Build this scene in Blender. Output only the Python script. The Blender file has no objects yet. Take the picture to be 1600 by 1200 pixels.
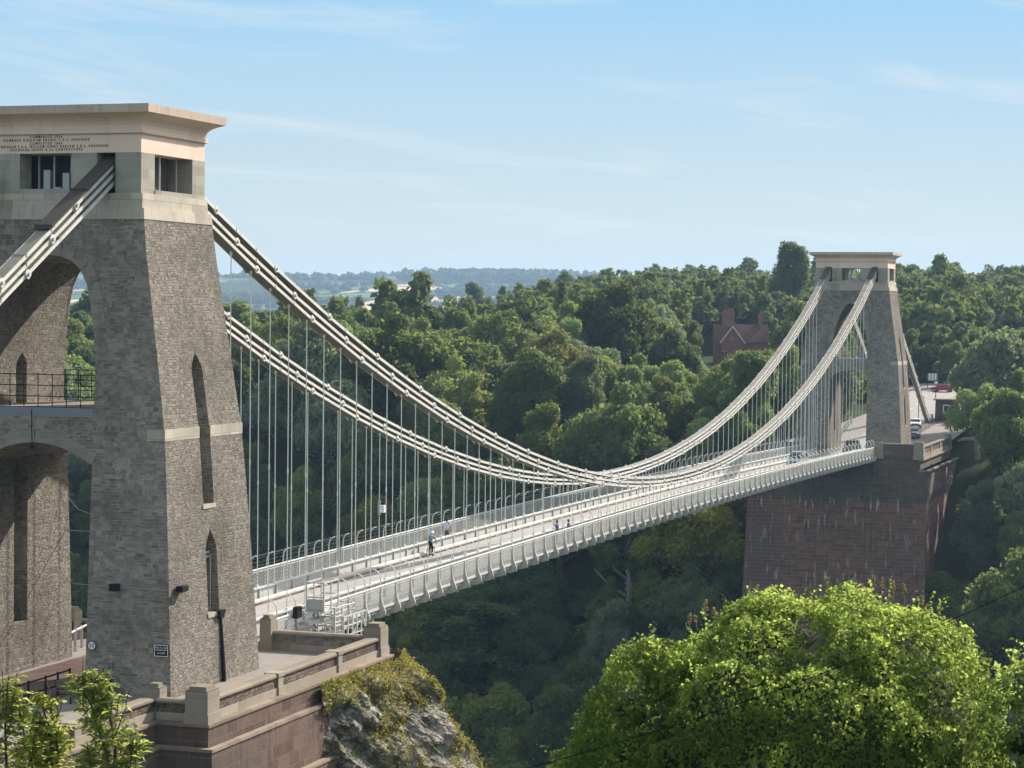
import bpy, bmesh, math, random
import numpy as np
from mathutils import Vector, Matrix, noise as mnoise
from math import sin, cos, tan, pi, radians, hypot, sqrt, atan2, degrees

SC = bpy.context.scene
COL = SC.collection
L = 214.0           # span, tower centre to tower centre
SP = 2.4384         # hanger spacing
HX0 = 7.56          # first hanger
FDZ = -0.55         # far tower level
RNG = random.Random(7)
NPR = np.random.default_rng(11)

# ------------------------------------------------------------------ camera
CF, CLOC = 3562.37, Vector((-96.257, -53.496, 17.534))
yaw, pit, rol = radians(18.3172), radians(-1.782), radians(0.6016)
FW = Vector((cos(yaw)*cos(pit), sin(yaw)*cos(pit), sin(pit)))
R0 = Vector((sin(yaw), -cos(yaw), 0)); U0 = R0.cross(FW)
RT = R0*cos(rol)+U0*sin(rol); UP = -R0*sin(rol)+U0*cos(rol)
cd = bpy.data.cameras.new('camera'); cam = bpy.data.objects.new('camera', cd); COL.objects.link(cam)
cd.sensor_width = 36; cd.lens = CF/1600*36; cd.clip_end = 20000; cd.clip_start = 0.5
M = Matrix.Identity(4)
for i in range(3):
    M[i][0] = RT[i]; M[i][1] = UP[i]; M[i][2] = -FW[i]; M[i][3] = CLOC[i]
cam.matrix_world = M; SC.camera = cam
def W(u, v, w):     # point of the place seen at photo pixel u,v at distance w
    return CLOC + (FW + RT*((u-800)/CF) - UP*((v-600)/CF))*w
def PX(p):
    d = Vector(p)-CLOC; w = d.dot(FW)
    return 800+CF*d.dot(RT)/w, 600-CF*d.dot(UP)/w, w

# ------------------------------------------------------------------ objects
def link(o, parent=None):
    COL.objects.link(o)
    if parent is not None: o.parent = parent
    return o
def props(o, label=None, cat=None, group=None, kind=None):
    if label: o['label'] = label
    if cat: o['category'] = cat
    if group: o['group'] = group
    if kind: o['kind'] = kind
    return o
def empty(name, label, cat, loc=(0, 0, 0), rz=0, group=None):
    o = bpy.data.objects.new(name, None); o.location = loc; o.rotation_euler = (0, 0, rz)
    o.empty_display_size = .1
    return props(link(o), label, cat, group)

class MB:
    def __init__(s): s.v = []; s.f = []; s.cut = []
    def add(s, vs, fs):
        b = len(s.v); s.cut.append((b, len(s.f))); s.v += [tuple(q) for q in vs]; s.f += [tuple(i+b for i in f) for f in fs]; return s
    def box(s, x0, x1, y0, y1, z0, z1):
        vs = [(x, y, z) for z in (z0, z1) for y in (y0, y1) for x in (x0, x1)]
        return s.add(vs, [(0, 2, 3, 1), (4, 5, 7, 6), (0, 1, 5, 4), (2, 6, 7, 3), (0, 4, 6, 2), (1, 3, 7, 5)])
    def cbox(s, c, sx, sy, sz): return s.box(c[0]-sx/2, c[0]+sx/2, c[1]-sy/2, c[1]+sy/2, c[2]-sz/2, c[2]+sz/2)
    def frust(s, z0, hx0, hy0, z1, hx1, hy1, cx=0, cy=0, caps=True):
        vs = [(cx+a*hx, cy+b*hy, z) for z, hx, hy in ((z0, hx0, hy0), (z1, hx1, hy1)) for a, b in ((-1, -1), (1, -1), (1, 1), (-1, 1))]
        fs = [(0, 1, 5, 4), (1, 2, 6, 5), (2, 3, 7, 6), (3, 0, 4, 7)]
        if caps: fs += [(3, 2, 1, 0), (4, 5, 6, 7)]
        return s.add(vs, fs)
    def prism(s, pts, axis, a0, a1):   # polygon pts (2D) extruded along axis
        n = len(pts)
        def P(p, a):
            return {'x': (a, p[0], p[1]), 'y': (p[0], a, p[1]), 'z': (p[0], p[1], a)}[axis]
        vs = [P(p, a0) for p in pts]+[P(p, a1) for p in pts]
        return s.add(vs, [tuple(range(n))[::-1], tuple(range(n, 2*n))]+[(i, (i+1) % n, n+(i+1) % n, n+i) for i in range(n)])
    def tube(s, path, r, n=8, closed_ends=True):
        path = [Vector(p) for p in path]; k = len(path); rs = r if isinstance(r, (list, tuple)) else [r]*k
        vs = []; prev = None
        for i, p in enumerate(path):
            t = (path[min(i+1, k-1)]-path[max(i-1, 0)]).normalized()
            a = Vector((0, 0, 1)) if abs(t.z) < .9 else Vector((1, 0, 0))
            e1 = t.cross(a).normalized() if prev is None else (prev-t*prev.dot(t)).normalized()
            prev = e1; e2 = t.cross(e1)
            vs += [p+(e1*cos(2*pi*j/n)+e2*sin(2*pi*j/n))*rs[i] for j in range(n)]
        fs = [(i*n+j, i*n+(j+1) % n, (i+1)*n+(j+1) % n, (i+1)*n+j) for i in range(k-1) for j in range(n)]
        if closed_ends: fs += [tuple(range(n))[::-1], tuple(range((k-1)*n, k*n))]
        return s.add(vs, fs)
    def bar(s, a, b, w, h):             # rectangular bar from a to b, w across, h tall
        a, b = Vector(a), Vector(b); t = (b-a).normalized()
        up = Vector((0, 0, 1)) if abs(t.z) < .95 else Vector((1, 0, 0))
        e1 = t.cross(up).normalized(); e2 = e1.cross(t)
        vs = [p+e1*(w/2*i)+e2*(h/2*j) for p in (a, b) for i, j in ((-1, -1), (1, -1), (1, 1), (-1, 1))]
        return s.add(vs, [(3, 2, 1, 0), (4, 5, 6, 7), (0, 1, 5, 4), (1, 2, 6, 5), (2, 3, 7, 6), (3, 0, 4, 7)])
    def ball(s, c, r, nu=10, nv=6, sc=(1, 1, 1)):
        vs = [(c[0], c[1], c[2]-r*sc[2])]
        for j in range(1, nv):
            ph = -pi/2+pi*j/nv
            vs += [(c[0]+r*sc[0]*cos(ph)*cos(2*pi*i/nu), c[1]+r*sc[1]*cos(ph)*sin(2*pi*i/nu), c[2]+r*sc[2]*sin(ph)) for i in range(nu)]
        vs.append((c[0], c[1], c[2]+r*sc[2])); T = len(vs)-1
        fs = [(0, 1+(i+1) % nu, 1+i) for i in range(nu)]
        for j in range(nv-2):
            fs += [(1+j*nu+i, 1+j*nu+(i+1) % nu, 1+(j+1)*nu+(i+1) % nu, 1+(j+1)*nu+i) for i in range(nu)]
        fs += [(1+(nv-2)*nu+i, 1+(nv-2)*nu+(i+1) % nu, T) for i in range(nu)]
        return s.add(vs, fs)
    def mesh(s, name):
        me = bpy.data.meshes.new(name); me.from_pydata(s.v, [], s.f); me.update(); return me
    def build_each(s, name, mat, parent=None, **kw):
        """every piece added is an object of its own"""
        out = []; ends = s.cut[1:]+[(len(s.v), len(s.f))]
        for (a, fa), (b, fb) in zip(s.cut, ends):
            m = MB(); m.v = s.v[a:b]; m.f = [tuple(i-a for i in f) for f in s.f[fa:fb]]; out.append(m.build(name, mat, parent, **kw))
        return out
    def build(s, name, mat, parent=None, label=None, smooth=False, bevel=0):
        me = s.mesh(name); me.materials.append(mat)
        o = bpy.data.objects.new(name, me)
        if smooth: me.shade_smooth()
        if bevel:
            m = o.modifiers.new('bevel', 'BEVEL'); m.width = bevel; m.segments = 2; m.limit_method = 'ANGLE'
        if label: o['label'] = label
        return link(o, parent)

def np_mesh(name, V, F, mat, mats=None):
    """V (n,3), F (m,k) faces of equal size"""
    me = bpy.data.meshes.new(name); V = np.asarray(V, np.float32); F = np.asarray(F, np.int32)
    me.vertices.add(len(V)); me.vertices.foreach_set('co', V.ravel())
    k = F.shape[1]; me.loops.add(F.size); me.loops.foreach_set('vertex_index', F.ravel())
    me.polygons.add(len(F)); me.polygons.foreach_set('loop_start', np.arange(0, F.size, k, dtype=np.int32))
    me.update(calc_edges=True); me.validate()
    me.materials.append(mat); return me

def boolean(base, cutters):
    """subtract cutter MBs from base MB and return a mesh"""
    o = bpy.data.objects.new('tmp', base.mesh('tmp')); COL.objects.link(o); tmp = [o]
    for c in cutters:
        q = bpy.data.objects.new('cut', c.mesh('cut')); COL.objects.link(q); tmp.append(q)
        bm = bmesh.new(); bm.from_mesh(q.data); bmesh.ops.recalc_face_normals(bm, faces=bm.faces); bm.to_mesh(q.data); bm.free()
        m = o.modifiers.new('b', 'BOOLEAN'); m.operation = 'DIFFERENCE'; m.solver = 'EXACT'; m.object = q
    bm = bmesh.new(); bm.from_mesh(o.data); bmesh.ops.recalc_face_normals(bm, faces=bm.faces); bm.to_mesh(o.data); bm.free()
    dg = bpy.context.evaluated_depsgraph_get(); dg.update()
    me = bpy.data.meshes.new_from_object(o.evaluated_get(dg))
    for q in tmp: bpy.data.objects.remove(q)
    return me

# ------------------------------------------------------------------ materials
class NT:
    def __init__(s, name):
        s.m = bpy.data.materials.new(name); s.m.use_nodes = True; s.t = s.m.node_tree
        s.b = s.t.nodes['Principled BSDF']; s.out = s.t.nodes['Material Output']
    def n(s, typ, **kw):
        q = s.t.nodes.new('ShaderNode'+typ)
        for k, v in kw.items():
            if k.startswith('i_'):
                key = k[2:]; key = int(key) if key.isdigit() else key.replace('_', ' ')
                s.set(q.inputs[key], v)
            else: setattr(q, k, v)
        return q
    def set(s, inp, v):
        if isinstance(v, bpy.types.NodeSocket): s.t.links.new(v, inp)
        else:
            if hasattr(inp.default_value, '__len__') and len(inp.default_value) == 4 and len(v) == 3: v = (*v, 1)
            inp.default_value = v
    def mix(s, f, a, b, blend='MIX'):
        q = s.t.nodes.new('ShaderNodeMix'); q.data_type = 'RGBA'; q.blend_type = blend
        s.set(q.inputs[0], f); s.set(q.inputs[6], a); s.set(q.inputs[7], b); return q.outputs[2]
    def math(s, op, a, b=0.0, c=None):
        q = s.t.nodes.new('ShaderNodeMath'); q.operation = op
        s.set(q.inputs[0], a); s.set(q.inputs[1], b)
        if c is not None: s.set(q.inputs[2], c)
        return q.outputs[0]
    def ramp(s, f, stops):
        q = s.n('ValToRGB'); s.set(q.inputs[0], f); e = q.color_ramp.elements
        while len(e) < len(stops): e.new(.5)
        for i, (p, c) in enumerate(stops):
            e[i].position = p; e[i].color = (*c, 1) if hasattr(c, '__len__') else (c, c, c, 1)
        return q.outputs[0]
    def noise(s, vec, scale, detail=3, rough=.55, out=0):
        q = s.n('TexNoise'); s.set(q.inputs['Vector'], vec); q.inputs['Scale'].default_value = scale
        q.inputs['Detail'].default_value = detail; q.inputs['Roughness'].default_value = rough; return q.outputs[out]
    def wall(s):
        """coordinates (along the wall, height, 0) for upright faces"""
        g = s.n('NewGeometry'); tc = s.n('TexCoord')
        sn = s.n('SeparateXYZ', i_0=g.outputs['Normal']); sp = s.n('SeparateXYZ', i_0=tc.outputs['Object'])
        k = s.math('GREATER_THAN', s.math('ABSOLUTE', sn.outputs[0]), s.math('ABSOLUTE', sn.outputs[1]))
        u = s.n('Mix', data_type='FLOAT', i_0=k, i_2=sp.outputs[0], i_3=sp.outputs[1]).outputs[0]
        return s.n('CombineXYZ', i_0=u, i_1=sp.outputs[2], i_2=0.0).outputs[0], tc.outputs['Object']
    def bump(s, h, dist, strength=1.0):
        q = s.n('Bump'); q.inputs['Strength'].default_value = strength; q.inputs['Distance'].default_value = dist
        s.set(q.inputs['Height'], h); s.set(s.b.inputs['Normal'], q.outputs[0])
    def done(s, col, rough=.85, spec=.3, metal=0.0):
        s.set(s.b.inputs['Base Color'], col); s.set(s.b.inputs['Roughness'], rough)
        s.b.inputs['Specular IOR Level'].default_value = spec; s.b.inputs['Metallic'].default_value = metal
        return s.m

def paint(name, c, rough=.55, var=.12, scale=1.5, spec=.4, metal=0.0, dirt=None, bump=0):
    t = NT(name); tc = t.n('TexCoord').outputs['Object']
    n = t.noise(tc, scale, 4)
    f = t.math('MULTIPLY_ADD', n, 2*var, 1-var)
    col = t.mix(1.0, c, t.n('CombineXYZ', i_0=f, i_1=f, i_2=f).outputs[0], 'MULTIPLY')
    if dirt:
        m = t.ramp(t.noise(tc, scale*2.3, 6, .7), [(.52, 0.0), (.7, 1.0)])
        col = t.mix(t.math('MULTIPLY', m, .55), col, dirt)
    if bump: t.bump(t.noise(tc, scale*8, 5), bump)
    return t.done(col, rough, spec, metal)

def rubble(name, ca, cb, cm, bw=.62, rh=.21, bumpd=.05, dark=.35, vor=.0):
    """coursed squared rubble of uneven blocks"""
    t = NT(name); w, o = t.wall()
    dn = t.n('TexNoise', i_Vector=w, i_Scale=1.1, i_Detail=2.0)
    off = t.n('VectorMath', operation='SUBTRACT', i_0=dn.outputs[1], i_1=(.5, .5, .5)).outputs[0]
    off = t.n('VectorMath', operation='MULTIPLY', i_0=off, i_1=(.34, .14, 0)).outputs[0]
    dn2 = t.n('TexNoise', i_Vector=w, i_Scale=7.0, i_Detail=2.0)
    off2 = t.n('VectorMath', operation='SUBTRACT', i_0=dn2.outputs[1], i_1=(.5, .5, .5)).outputs[0]
    off2 = t.n('VectorMath', operation='MULTIPLY', i_0=off2, i_1=(.05, .045, 0)).outputs[0]
    p = t.n('VectorMath', operation='ADD', i_0=w, i_1=off).outputs[0]
    p = t.n('VectorMath', operation='ADD', i_0=p, i_1=off2).outputs[0]
    def brick(bw, rh, ms, offv):
        q = t.n('TexBrick', i_Vector=p); q.offset = offv; q.offset_frequency = 2; q.squash = .7; q.squash_frequency = 3
        t.set(q.inputs['Color1'], (0, 0, 0)); t.set(q.inputs['Color2'], (1, 1, 1)); t.set(q.inputs['Mortar'], (.5, .5, .5))
        for k, v in (('Scale', 1), ('Mortar Size', ms), ('Mortar Smooth', .35), ('Bias', 0), ('Brick Width', bw), ('Row Height', rh)): q.inputs[k].default_value = v
        return q
    a = brick(bw, rh, .012, .37); b = brick(bw*.68, rh*1.62, .013, .61)
    msk = t.ramp(t.noise(w, .55, 2), [(.47, 0.0), (.53, 1.0)])
    shade = t.mix(msk, a.outputs[0], b.outputs[0])
    mort = t.n('Mix', data_type='FLOAT', i_0=msk, i_2=a.outputs['Fac'], i_3=b.outputs['Fac']).outputs[0]
    big = t.noise(o, .22, 4); fine = t.noise(o, 9, 5, .65); mid = t.noise(o, 2.2, 4, .6)
    if vor:     # the side faces are rougher, rounder rubble
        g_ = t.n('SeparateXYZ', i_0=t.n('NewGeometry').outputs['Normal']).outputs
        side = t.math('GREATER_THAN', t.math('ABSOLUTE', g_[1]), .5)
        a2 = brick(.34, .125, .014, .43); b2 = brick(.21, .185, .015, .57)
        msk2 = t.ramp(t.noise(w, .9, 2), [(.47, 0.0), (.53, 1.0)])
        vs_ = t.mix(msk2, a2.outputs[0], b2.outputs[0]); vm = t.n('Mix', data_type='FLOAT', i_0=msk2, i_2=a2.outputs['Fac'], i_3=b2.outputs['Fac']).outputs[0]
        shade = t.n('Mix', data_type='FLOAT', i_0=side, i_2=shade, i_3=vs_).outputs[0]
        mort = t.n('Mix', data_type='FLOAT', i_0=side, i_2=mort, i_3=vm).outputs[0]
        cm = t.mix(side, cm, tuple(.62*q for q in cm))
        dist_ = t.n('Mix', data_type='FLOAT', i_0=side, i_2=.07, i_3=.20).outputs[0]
    shade = t.math('ADD', t.math('MULTIPLY', shade, .42), t.math('MULTIPLY', fine, .58))
    col = t.mix(t.ramp(shade, [(.18, 0.0), (.80, 1.0)]), ca, cb)
    col = t.mix(t.ramp(mid, [(.58, 0.0), (.72, dark)]), col, tuple(.42*q for q in ca))
    col = t.mix(t.ramp(big, [(.46, 0.0), (.66, .45)]), col, tuple(.55*q for q in ca))
    light = t.ramp(t.noise(o, 1.3, 4, .7), [(.45, .15), (.62, .95)])
    col = t.mix(t.math('MULTIPLY', mort, light), col, cm)
    h = t.math('ADD', t.math('MULTIPLY', t.math('SUBTRACT', 1.0, mort), 1.0), t.math('ADD', t.math('MULTIPLY', fine, .6), t.math('MULTIPLY', shade, .8)))
    t.bump(h, bumpd)
    if vor: t.set([n_ for n_ in t.t.nodes if n_.type == 'BUMP'][-1].inputs['Distance'], dist_)
    return t.done(col, .95, .15)

def ashlar(name, c, cj, bw=1.3, rh=.62, var=.2, bumpd=.012, streak=None, sk=.5, hue=None, jms=.012, lime=False):
    t = NT(name); w, o = t.wall()
    q = t.n('TexBrick', i_Vector=w); q.offset = .5
    t.set(q.inputs['Color1'], (0, 0, 0)); t.set(q.inputs['Color2'], (1, 1, 1)); t.set(q.inputs['Mortar'], (.5, .5, .5))
    for k, v in (('Scale', 1), ('Mortar Size', jms), ('Mortar Smooth', .2), ('Bias', 0), ('Brick Width', bw), ('Row Height', rh)): q.inputs[k].default_value = v
    n1 = t.noise(o, 1.1, 5, .65); n2 = t.noise(o, 7, 4)
    f = t.math('ADD', t.math('MULTIPLY', q.outputs[0], var), t.math('ADD', t.math('MULTIPLY', n1, var*1.6), t.math('MULTIPLY', n2, var*.5)))
    f = t.math('ADD', f, 1-1.55*var)
    col = t.mix(1.0, c, t.n('CombineXYZ', i_0=f, i_1=f, i_2=f).outputs[0], 'MULTIPLY')
    if hue: col = t.mix(t.ramp(t.noise(o, .13, 3), [(.42, 0.0), (.62, .8)]), col, hue)
    col = t.mix(t.math('MULTIPLY', q.outputs['Fac'], .8), col, cj)
    if streak:
        st = t.n('VectorMath', operation='MULTIPLY', i_0=w, i_1=(2.6, .22, 1)).outputs[0]
        m = t.ramp(t.noise(st, 1.0, 4, .6), [(.56, 0.0), (.68, 1.0)])
        col = t.mix(t.math('MULTIPLY', m, sk), col, streak)
    if lime:    # white lime runs below the string courses
        sp = t.n('SeparateXYZ', i_0=w).outputs
        st = t.n('VectorMath', operation='MULTIPLY', i_0=w, i_1=(2.2, .38, 1)).outputs[0]
        m = t.ramp(t.noise(st, 1.0, 3, .5), [(.605, 0.0), (.65, 1.0)])
        band = t.ramp(t.math('DIVIDE', t.math('MULTIPLY', sp[1], -1.0), 30.0), [(.20, 0.0), (.24, 1.0), (.34, .5), (.46, .15), (.55, .75), (.68, .1), (1.0, 0.0)])
        col = t.mix(t.math('MULTIPLY', m, band), col, (.50, .48, .46))
    t.bump(t.math('ADD', t.math('SUBTRACT', 1.0, q.outputs['Fac']), t.math('MULTIPLY', n2, .6)), bumpd)
    return t.done(col, .9, .2)

def leafmat(name, c, c2, trans=.42, hv=.045, vv=.9, nscale=.5, spec=.08, tcol=(.46, .56, .14)):
    t = NT(name); tc = t.n('TexCoord').outputs['Object']; oi = t.n('ObjectInfo')
    rnd = t.math('FRACT', t.math('MULTIPLY', oi.outputs['Random'], 7.31))
    n = t.noise(tc, nscale, 4, .7)
    n2 = t.noise(tc, nscale*5, 3, .7)
    col = t.mix(t.ramp(t.math('ADD', t.math('MULTIPLY', n, .6), t.math('MULTIPLY', n2, .4)), [(.35, 0.0), (.65, 1.0)]), c, c2)
    h = t.n('HueSaturation'); t.set(h.inputs['Color'], col)
    t.set(h.inputs['Hue'], t.math('MULTIPLY_ADD', rnd, hv, .5-hv/2))
    t.set(h.inputs['Value'], t.math('MULTIPLY_ADD', oi.outputs['Random'], vv, 1-vv/2))
    t.set(h.inputs['Saturation'], t.math('MULTIPLY_ADD', rnd, -.3, 1.1))
    c_ = h.outputs[0]
    t.done(c_, .75, spec)
    tr = t.n('BsdfTranslucent'); t.set(tr.inputs[0], t.mix(.5, c_, tcol))
    mx = t.n('MixShader'); mx.inputs[0].default_value = trans
    t.t.links.new(t.b.outputs[0], mx.inputs[1]); t.t.links.new(tr.outputs[0], mx.inputs[2]); t.t.links.new(mx.outputs[0], t.out.inputs[0])
    return t.m

MT = {}
MT['rubble'] = rubble('tower_rubble', (.135, .123, .107), (.43, .392, .335), (.60, .56, .49), .43, .145, .16, vor=1.0)
MT['rubble_red'] = rubble('dark_rubble', (.07, .046, .04), (.30, .24, .20), (.08, .07, .06), .30, .13, .1)
MT['voussoir'] = ashlar('arch_stone', (.27, .245, .21), (.40, .37, .32), .5, .34, .3, .02)
MT['ashlar'] = ashlar('grey_ashlar', (.33, .315, .27), (.44, .42, .36), 1.25, .46, .26, .01, (.20, .185, .16), .5)
MT['cream'] = ashlar('cream_ledge_stone', (.43, .395, .33), (.31, .285, .24), 1.1, .9, .4, .012, (.26, .235, .195), .55)
MT['cornice'] = ashlar('pink_cornice', (.74, .575, .475), (.60, .47, .39), 3.3, 6.0, .07, .003, (.50, .39, .31), .25, jms=.006)
MT['cornice_top'] = ashlar('weathered_cornice_edge', (.52, .42, .35), (.34, .29, .24), 1.9, 3.0, .16, .006, (.27, .235, .21), .6)
MT['coping'] = ashlar('coping_stone', (.225, .195, .15), (.14, .12, .095), 1.9, 3.0, .22, .012, (.25, .22, .19), .35)
MT['pier'] = ashlar('parapet_stone', (.31, .275, .22), (.24, .21, .18), 2.5, 1.2, .3, .012, (.2, .18, .15), .5)
MT['redledge_lit'] = ashlar('red_ledge_lit', (.25, .195, .155), (.15, .12, .1), 1.25, 3.0, .4, .03, (.13, .12, .075), .6)  # the wall's red stone coloured lighter, for light on the ledge tops
MT['redwall'] = ashlar('red_sandstone', (.125, .080, .064), (.21, .17, .145), 1.15, .6, .55, .05, (.06, .045, .042), .75, hue=(.10, .085, .075), jms=.02)
MT['pennant'] = ashlar('abutment_sandstone', (.20, .108, .083), (.36, .28, .245), 1.1, .5, .6, .04, (.075, .058, .053), .75, hue=(.12, .088, .078), jms=.026, lime=True)
MT['pennant_top'] = ashlar('blackened_sandstone', (.135, .105, .09), (.25, .2, .175), 1.2, .55, .5, .04, (.06, .052, .048), .8, hue=(.09, .075, .068), jms=.022, lime=True)
MT['white'] = paint('grey_white_paint', (.50, .505, .49), .6, .18, .9, dirt=(.30, .27, .23))
MT['chain'] = paint('chain_paint', (.61, .605, .57), .55, .14, .8, dirt=(.34, .30, .25))
MT['chain_shade'] = paint('chain_inner_shade', (.23, .22, .195), .85, .3, .6)  # chain paint darkened to stand for shade between the bars
MT['rod'] = paint('hanger_paint', (.78, .79, .72), .5, .06, .8)
MT['panel'] = paint('girder_panel_paint', (.50, .505, .49), .6, .1, .7, dirt=(.36, .35, .33))
MT['tubep'] = paint('kerb_tube_paint', (.54, .49, .44), .6, .1, .7, dirt=(.36, .32, .29))
MT['black'] = paint('black_iron', (.018, .018, .02), .8, .2, 3, spec=.1)
MT['darkcover'] = paint('tarred_cover', (.055, .047, .04), .7, .3, 3)
MT['slit'] = paint('dark_slit_glass', (.012, .013, .015), .35, .3, 2)
MT['steel'] = paint('steel', (.42, .44, .46), .4, .1, 2, metal=.3)
MT['signwhite'] = paint('sign_white', (.8, .8, .8), .5, .03)
MT['wood'] = paint('bench_wood', (.16, .12, .09), .8, .3, 6)
MT['bark'] = paint('bark', (.085, .068, .05), .95, .35, 2.5, bump=.03)
MT['barkpale'] = paint('pale_bark', (.30, .28, .24), .9, .25, 2.5)
MT['tyre'] = paint('tyre_rubber', (.02, .02, .021), .85, .15, 4)
MT['glass'] = paint('car_glass', (.018, .022, .027), .08, .1, 1, spec=.8)
MT['lamp'] = paint('lamp_lens', (.75, .76, .78), .15, .05, 2, spec=.8)
MT['silver'] = paint('silver_blue_paint', (.36, .40, .45), .3, .05, 1, spec=.6, metal=.3)
MT['navy'] = paint('dark_blue_paint', (.05, .06, .085), .3, .05, 1, spec=.6)
MT['carwhite'] = paint('white_car_paint', (.78, .79, .8), .3, .03, 1, spec=.6)
MT['red'] = paint('red_paint', (.42, .03, .025), .4, .08, 1)
MT['concrete'] = paint('pavement_flags', (.23, .21, .19), .9, .22, 1.3, dirt=(.15, .135, .115))
def asphalt(name, c, st=.3, alongx=True):
    t = NT(name); tc = t.n('TexCoord').outputs['Object']
    v = t.n('VectorMath', operation='MULTIPLY', i_0=tc, i_1=(.05, 1.6, 1)).outputs[0]
    n = t.noise(v, 1.6, 5, .6); g = t.noise(tc, 22, 3); b = t.noise(tc, .35, 4)
    f = t.math('ADD', t.math('MULTIPLY', n, st*1.4), t.math('ADD', t.math('MULTIPLY', g, .25), t.math('MULTIPLY', b, .35)))
    f = t.math('ADD', f, .7-st*.7+.0)
    col = t.mix(1.0, c, t.n('CombineXYZ', i_0=f, i_1=f, i_2=f).outputs[0], 'MULTIPLY')
    t.bump(g, .004); return t.done(col, .9, .25)
MT['road'] = asphalt('worn_asphalt', (.215, .205, .20))
MT['deckroad'] = asphalt('deck_surface', (.325, .315, .305), .6)
MT['farroad'] = asphalt('far_asphalt', (.30, .29, .28))

MT['lf_mid'] = leafmat('leaf_mid_green', (.055, .092, .028), (.135, .185, .056))
MT['lf_dark'] = leafmat('leaf_dark_green', (.034, .060, .028), (.080, .120, .046), .3)
MT['lf_light'] = leafmat('leaf_light_green', (.11, .155, .05), (.23, .29, .10), .45)
MT['lf_yel'] = leafmat('leaf_yellow_green', (.15, .165, .036), (.27, .27, .06), .45)
MT['lf_silver'] = leafmat('leaf_silver_green', (.125, .165, .11), (.22, .265, .18), .4)
MT['lf_copper'] = leafmat('leaf_copper', (.040, .022, .018), (.065, .032, .022), .3)
MT['lf_gold'] = leafmat('leaf_brown_gold', (.10, .095, .032), (.17, .145, .045), .4)
MT['lf_ivy'] = leafmat('leaf_ivy', (.045, .088, .018), (.13, .19, .035), .45, .0, .0, 2.2, .1)
MT['lf_ivy_young'] = leafmat('leaf_ivy_sunlit', (.15, .235, .035), (.30, .38, .08), .6, .0, .0, 2.2, .1, (.70, .84, .22))  # brighter leaf colour, in place of sun on the bush's crest
MT['lf_shrub'] = leafmat('leaf_shrub', (.12, .18, .03), (.24, .29, .055), .6, .03, .2, 3, .08, (.80, .85, .22))
MT['lf_far'] = leafmat('leaf_far_wood', (.050, .082, .032), (.12, .165, .06), .3, .0, .0, .06)
MT['lf_hedge'] = leafmat('leaf_far_hedge', (.022, .040, .018), (.045, .070, .025), .25, .0, .0, .01)
MT['lf_cliff'] = leafmat('leaf_cliff_plants', (.10, .11, .024), (.26, .23, .06), .45, .0, .0, 1.2, .08, (.62, .58, .16))

# ------------------------------------------------------------------ ground
def sstep(a, b, x):
    t = min(1, max(0, (x-a)/(b-a))); return t*t*(3-2*t)
interp = lambda x, xs, ys: float(np.interp(x, xs, ys))
def rim(y):
    return 232 - 17*sstep(-13, -26, y) + 8*sstep(14, 60, y)
def zg(x, y):
    dx, dy = x-CLOC.x, y-CLOC.y; d = hypot(dx, dy); th = degrees(atan2(dy, dx))
    if x < 100:
        zn = 16.2-.285*max(0, d-3) if dx > -2 else 16.0
        zn = min(zn, 16.0); zn = max(zn, -76)
        if x > 12: zn = min(zn, interp(x, [12, 22, 60], [-6, -30, -76]))
        if y > 9 and x < 10: zn = max(zn, -.6-.4*sstep(2, 10, x))
        return zn
    t = x-rim(y)
    z = interp(t, [-200, -95, -78, -28, -3, 10, 125, 420], [-76, -76, -74, -30, -4.5, -1.6, 4.0, 4.5])
    z += interp(th, [4, 9, 13, 15.5, 18, 20, 26], [12, 12, 12, 10.5, 3, -12, -20])*sstep(400, 820, d)
    if d > 850: z += (-34-interp(th, [4, 9, 13, 15.5, 18, 20, 26], [12, 12, 12, 10.5, 3, -12, -20]))*sstep(880, 1700, d)
    if d > 1800:
        nz = mnoise.noise(Vector((x*.0006, y*.0006, 3.1)))*16 + mnoise.noise(Vector((x*.002, y*.002, 9.1)))*5
        z += (interp(th, [8, 15, 18, 22, 30], [134, 134, 131, 133, 128]) + nz)*sstep(2300, 5600, d)
        if d > 5600: z -= 60*sstep(5800, 8500, d)
    return z
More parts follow.
